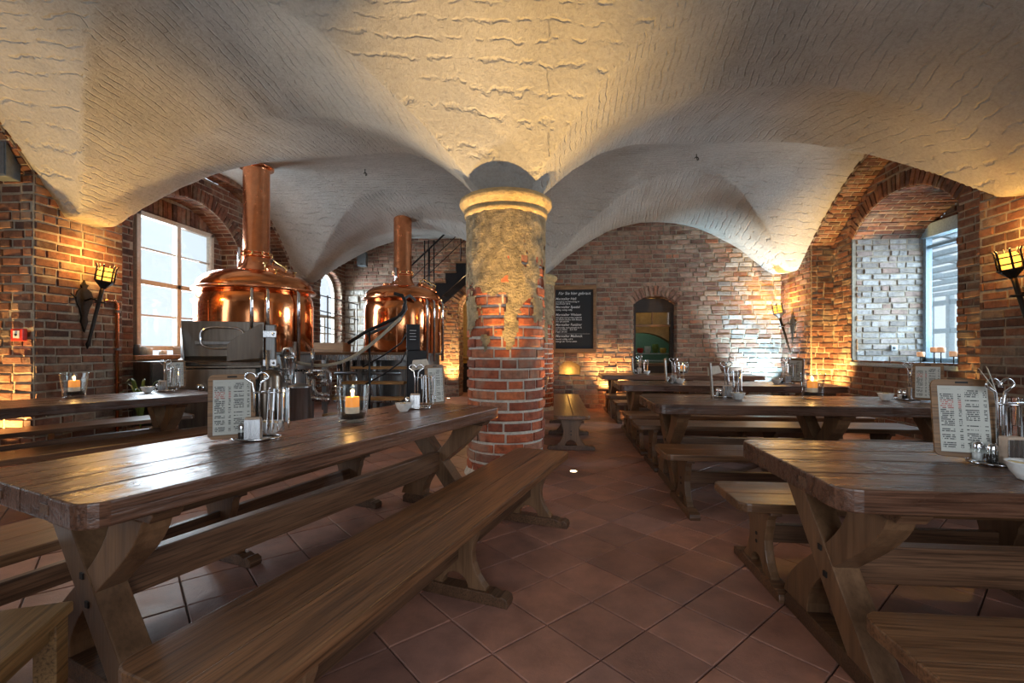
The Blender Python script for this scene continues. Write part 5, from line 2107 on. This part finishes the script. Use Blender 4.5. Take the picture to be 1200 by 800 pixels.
def make_bowl(label, x, y):
    t = thing('bowl', label, 'bowl', (x, y, TH), 0, 'white bowls on the tables')
    MB().lathe([(.002, .004), (.03, .0), (.034, .006), (.052, .03), (.064, .062), (.066, .066), (.062, .066), (.048, .034), (.028, .012), (.002, .010)], 32).build('bowl_wall', CERAMIC, t)
    r = random.Random(int(abs(x) * 100))
    for k in range(7):
        a, q = r.random() * 6.28, r.random() * .035
        M_ = Matrix.Translation((q * math.cos(a), q * math.sin(a), .052 + r.random() * .012)) @ Matrix.Rotation(r.random() * 3, 4, 'Z') @ Matrix.Rotation(r.uniform(.1, .8), 4, 'X')
        MB().box(-.022, .022, -.014, .014, -.003, .003, M_, bev=.002).build('sachet', SACHET if k % 3 else CERAMIC, t)
    return t


def tpos(px, py):
    return P(px, py, TH)


SETS = [
    # rack pixel, rack rotation, menu pixel, menu rotation, lean, bowl pixel, how many, where
    ((301, 514), 0.35, (272, 517), 0.62, 9, (318, 507), 9, 'on the dark table facing the stool'),
    ((488, 478), 0.2, (511, 476), 1.05, 4, (473, 482), 9, 'on the dark table beside the pillar'),
    ((194, 458), 0.3, (205, 456), 0.9, 4, (173, 460), 6, 'on the table beneath the wall torch'),
    ((1172, 543), 0.1, (1132, 540), -0.28, 8, (1206, 562), 10, 'on the table with the large menu board'),
    ((1066, 468), 0.0, (1087, 471), -0.75, 4, (1038, 469), 7, 'on the second table, at its window end'),
    ((851, 465), 0.0, (835, 468), 1.2, 4, (865, 468), 7, 'on the second table, at its aisle end'),
    ((788, 449.5), 0.0, (781, 450), 1.25, 4, (796, 450), 5, 'on the third table, at its aisle end'),
    ((921, 450.5), 0.0, (931, 450), -0.9, 4, (911, 451), 5, 'on the third table, at its window end'),
    ((749, 440.5), 0.0, (743, 440.5), 1.3, 4, (757, 440.5), 4, 'on the table by the blackboard wall'),
]
for i, (rp_, rr_, mp_, mr_, ln_, bp_, n_, wh) in enumerate(SETS):
    pr, pm_, pb = tpos(*rp_), tpos(*mp_), tpos(*bp_)
    if i == 6:
        pr, pm_, pb = (WY(789, 0, 6.85)[0], 6.85), (WY(781, 0, 6.8)[0], 6.8), (WY(797, 0, 6.72)[0], 6.72)
    if i == 7:
        pr, pm_, pb = (WY(921, 0, 6.85)[0], 6.85), (WY(932, 0, 6.85)[0], 6.85), (WY(910, 0, 6.75)[0], 6.75)
    if i == 8:
        pr, pm_, pb = (WY(749, 0, 9.2)[0], 9.2), (WY(742, 0, 9.2)[0], 9.2), (WY(758, 0, 9.1)[0], 9.1)
    make_rack(wh, pr[0], pr[1], rr_, n_)
    make_menu('wooden menu board with a printed sheet ' + wh, pm_[0], pm_[1], mr_, ln_)
    make_bowl('white bowl of small sachets ' + wh, pb[0], pb[1])
# folded cards standing in three of the racks
for (px, py, dz, rz, wh) in ((493, 476, .30, .5, 'leaning in the rack beside the pillar'), (1166, 543, .31, .9, 'leaning in the rack of the large menu board table'), (838, 466, .22, .3, 'leaning in the rack at the aisle end of the second table')):
    x, y = tpos(px, py)
    t = thing('folded_card', 'pale folded card ' + wh, 'card', (x, y, TH + dz), rz)
    MB().prism([(-.08, 0), (.08, .03), (.06, .10), (-.06, .09)], -.001, .001, 'y', Matrix.Rotation(-.5, 4, 'X')).build('leaf', PAPER, t)
    MB().prism([(-.08, 0), (.08, .03), (.06, .10), (-.06, .09)], -.001, .001, 'y', Matrix.Rotation(-.25, 4, 'X')).build('back_leaf', PAPER, t)

# ------------------------------------------------------------------ uplights in the floor
WARM = (1.0, .60, .20)
COOL = (.50, .80, 1.0)
PALE = (1.0, .90, .76)
UPL = [((-0.38, 4.00), (-0.47, 4.16, 3.2), 1050, 48, 'in front of the round pillar'),
       ((0.20, 5.01), (0.16, 4.72, 3.2), 330, 46, 'in the aisle beside the round pillar'),
       ((-1.30, 4.75), (-1.42, 4.55, 3.4), 260, 44, 'between the round pillar and the brewing hall'),
       ((-0.50, 5.75), (-0.50, 5.5, 3.0), 90, 70, 'behind the round pillar'),
       ((1.22, 10.12), (1.22, 10.36, 2.0), 800, 75, 'at the foot of the blackboard wall'),
       ((4.60, 8.78), (4.98, 9.25, 1.5), 1300, 70, 'at the far jamb of the deep window niche'),
       ((5.00, 6.02), (5.05, 6.00, 2.6), 300, 70, 'at the near jamb of the deep window niche'),
       ((-6.12, 4.48), (-6.12, 4.72, 2.2), 700, 80, 'below the fire alarm'),
       ((4.25, 9.70), (4.30, 10.38, 1.9), 1250, 72, 'in the corner below the torch'),
       ((-2.80, 12.15), (-2.74, 12.6, 1.5), 700, 60, 'below the stairs beside the arch'),
       ((0.6, 9.9), (0.3, 10.2, 3.3), 70, 90, 'in the floor below the blackboard')]
for (x, y), tg, pw_, an, wh in UPL:
    t = thing('floor_uplight', 'round floor uplight ' + wh, 'light', (x, y, 0), 0, 'uplights set in the floor')
    MB().lathe([(.036, .001), (.05, .003), (.055, .001)], 24).build('bezel', STEEL, t)
    MB().lathe([(.001, .0025), (.036, .0025)], 24).build('lens', LENS, t)
    spot_light('uplight', (x, y, .03), tg, pw_, COOL if 'corner' in wh else (PALE if 'brewing hall' in wh else WARM), an, .8, .03)
point_light('niche_lamp', (0.32, BACK + .10, .80), 4.0, (1.0, .50, .10), .02)
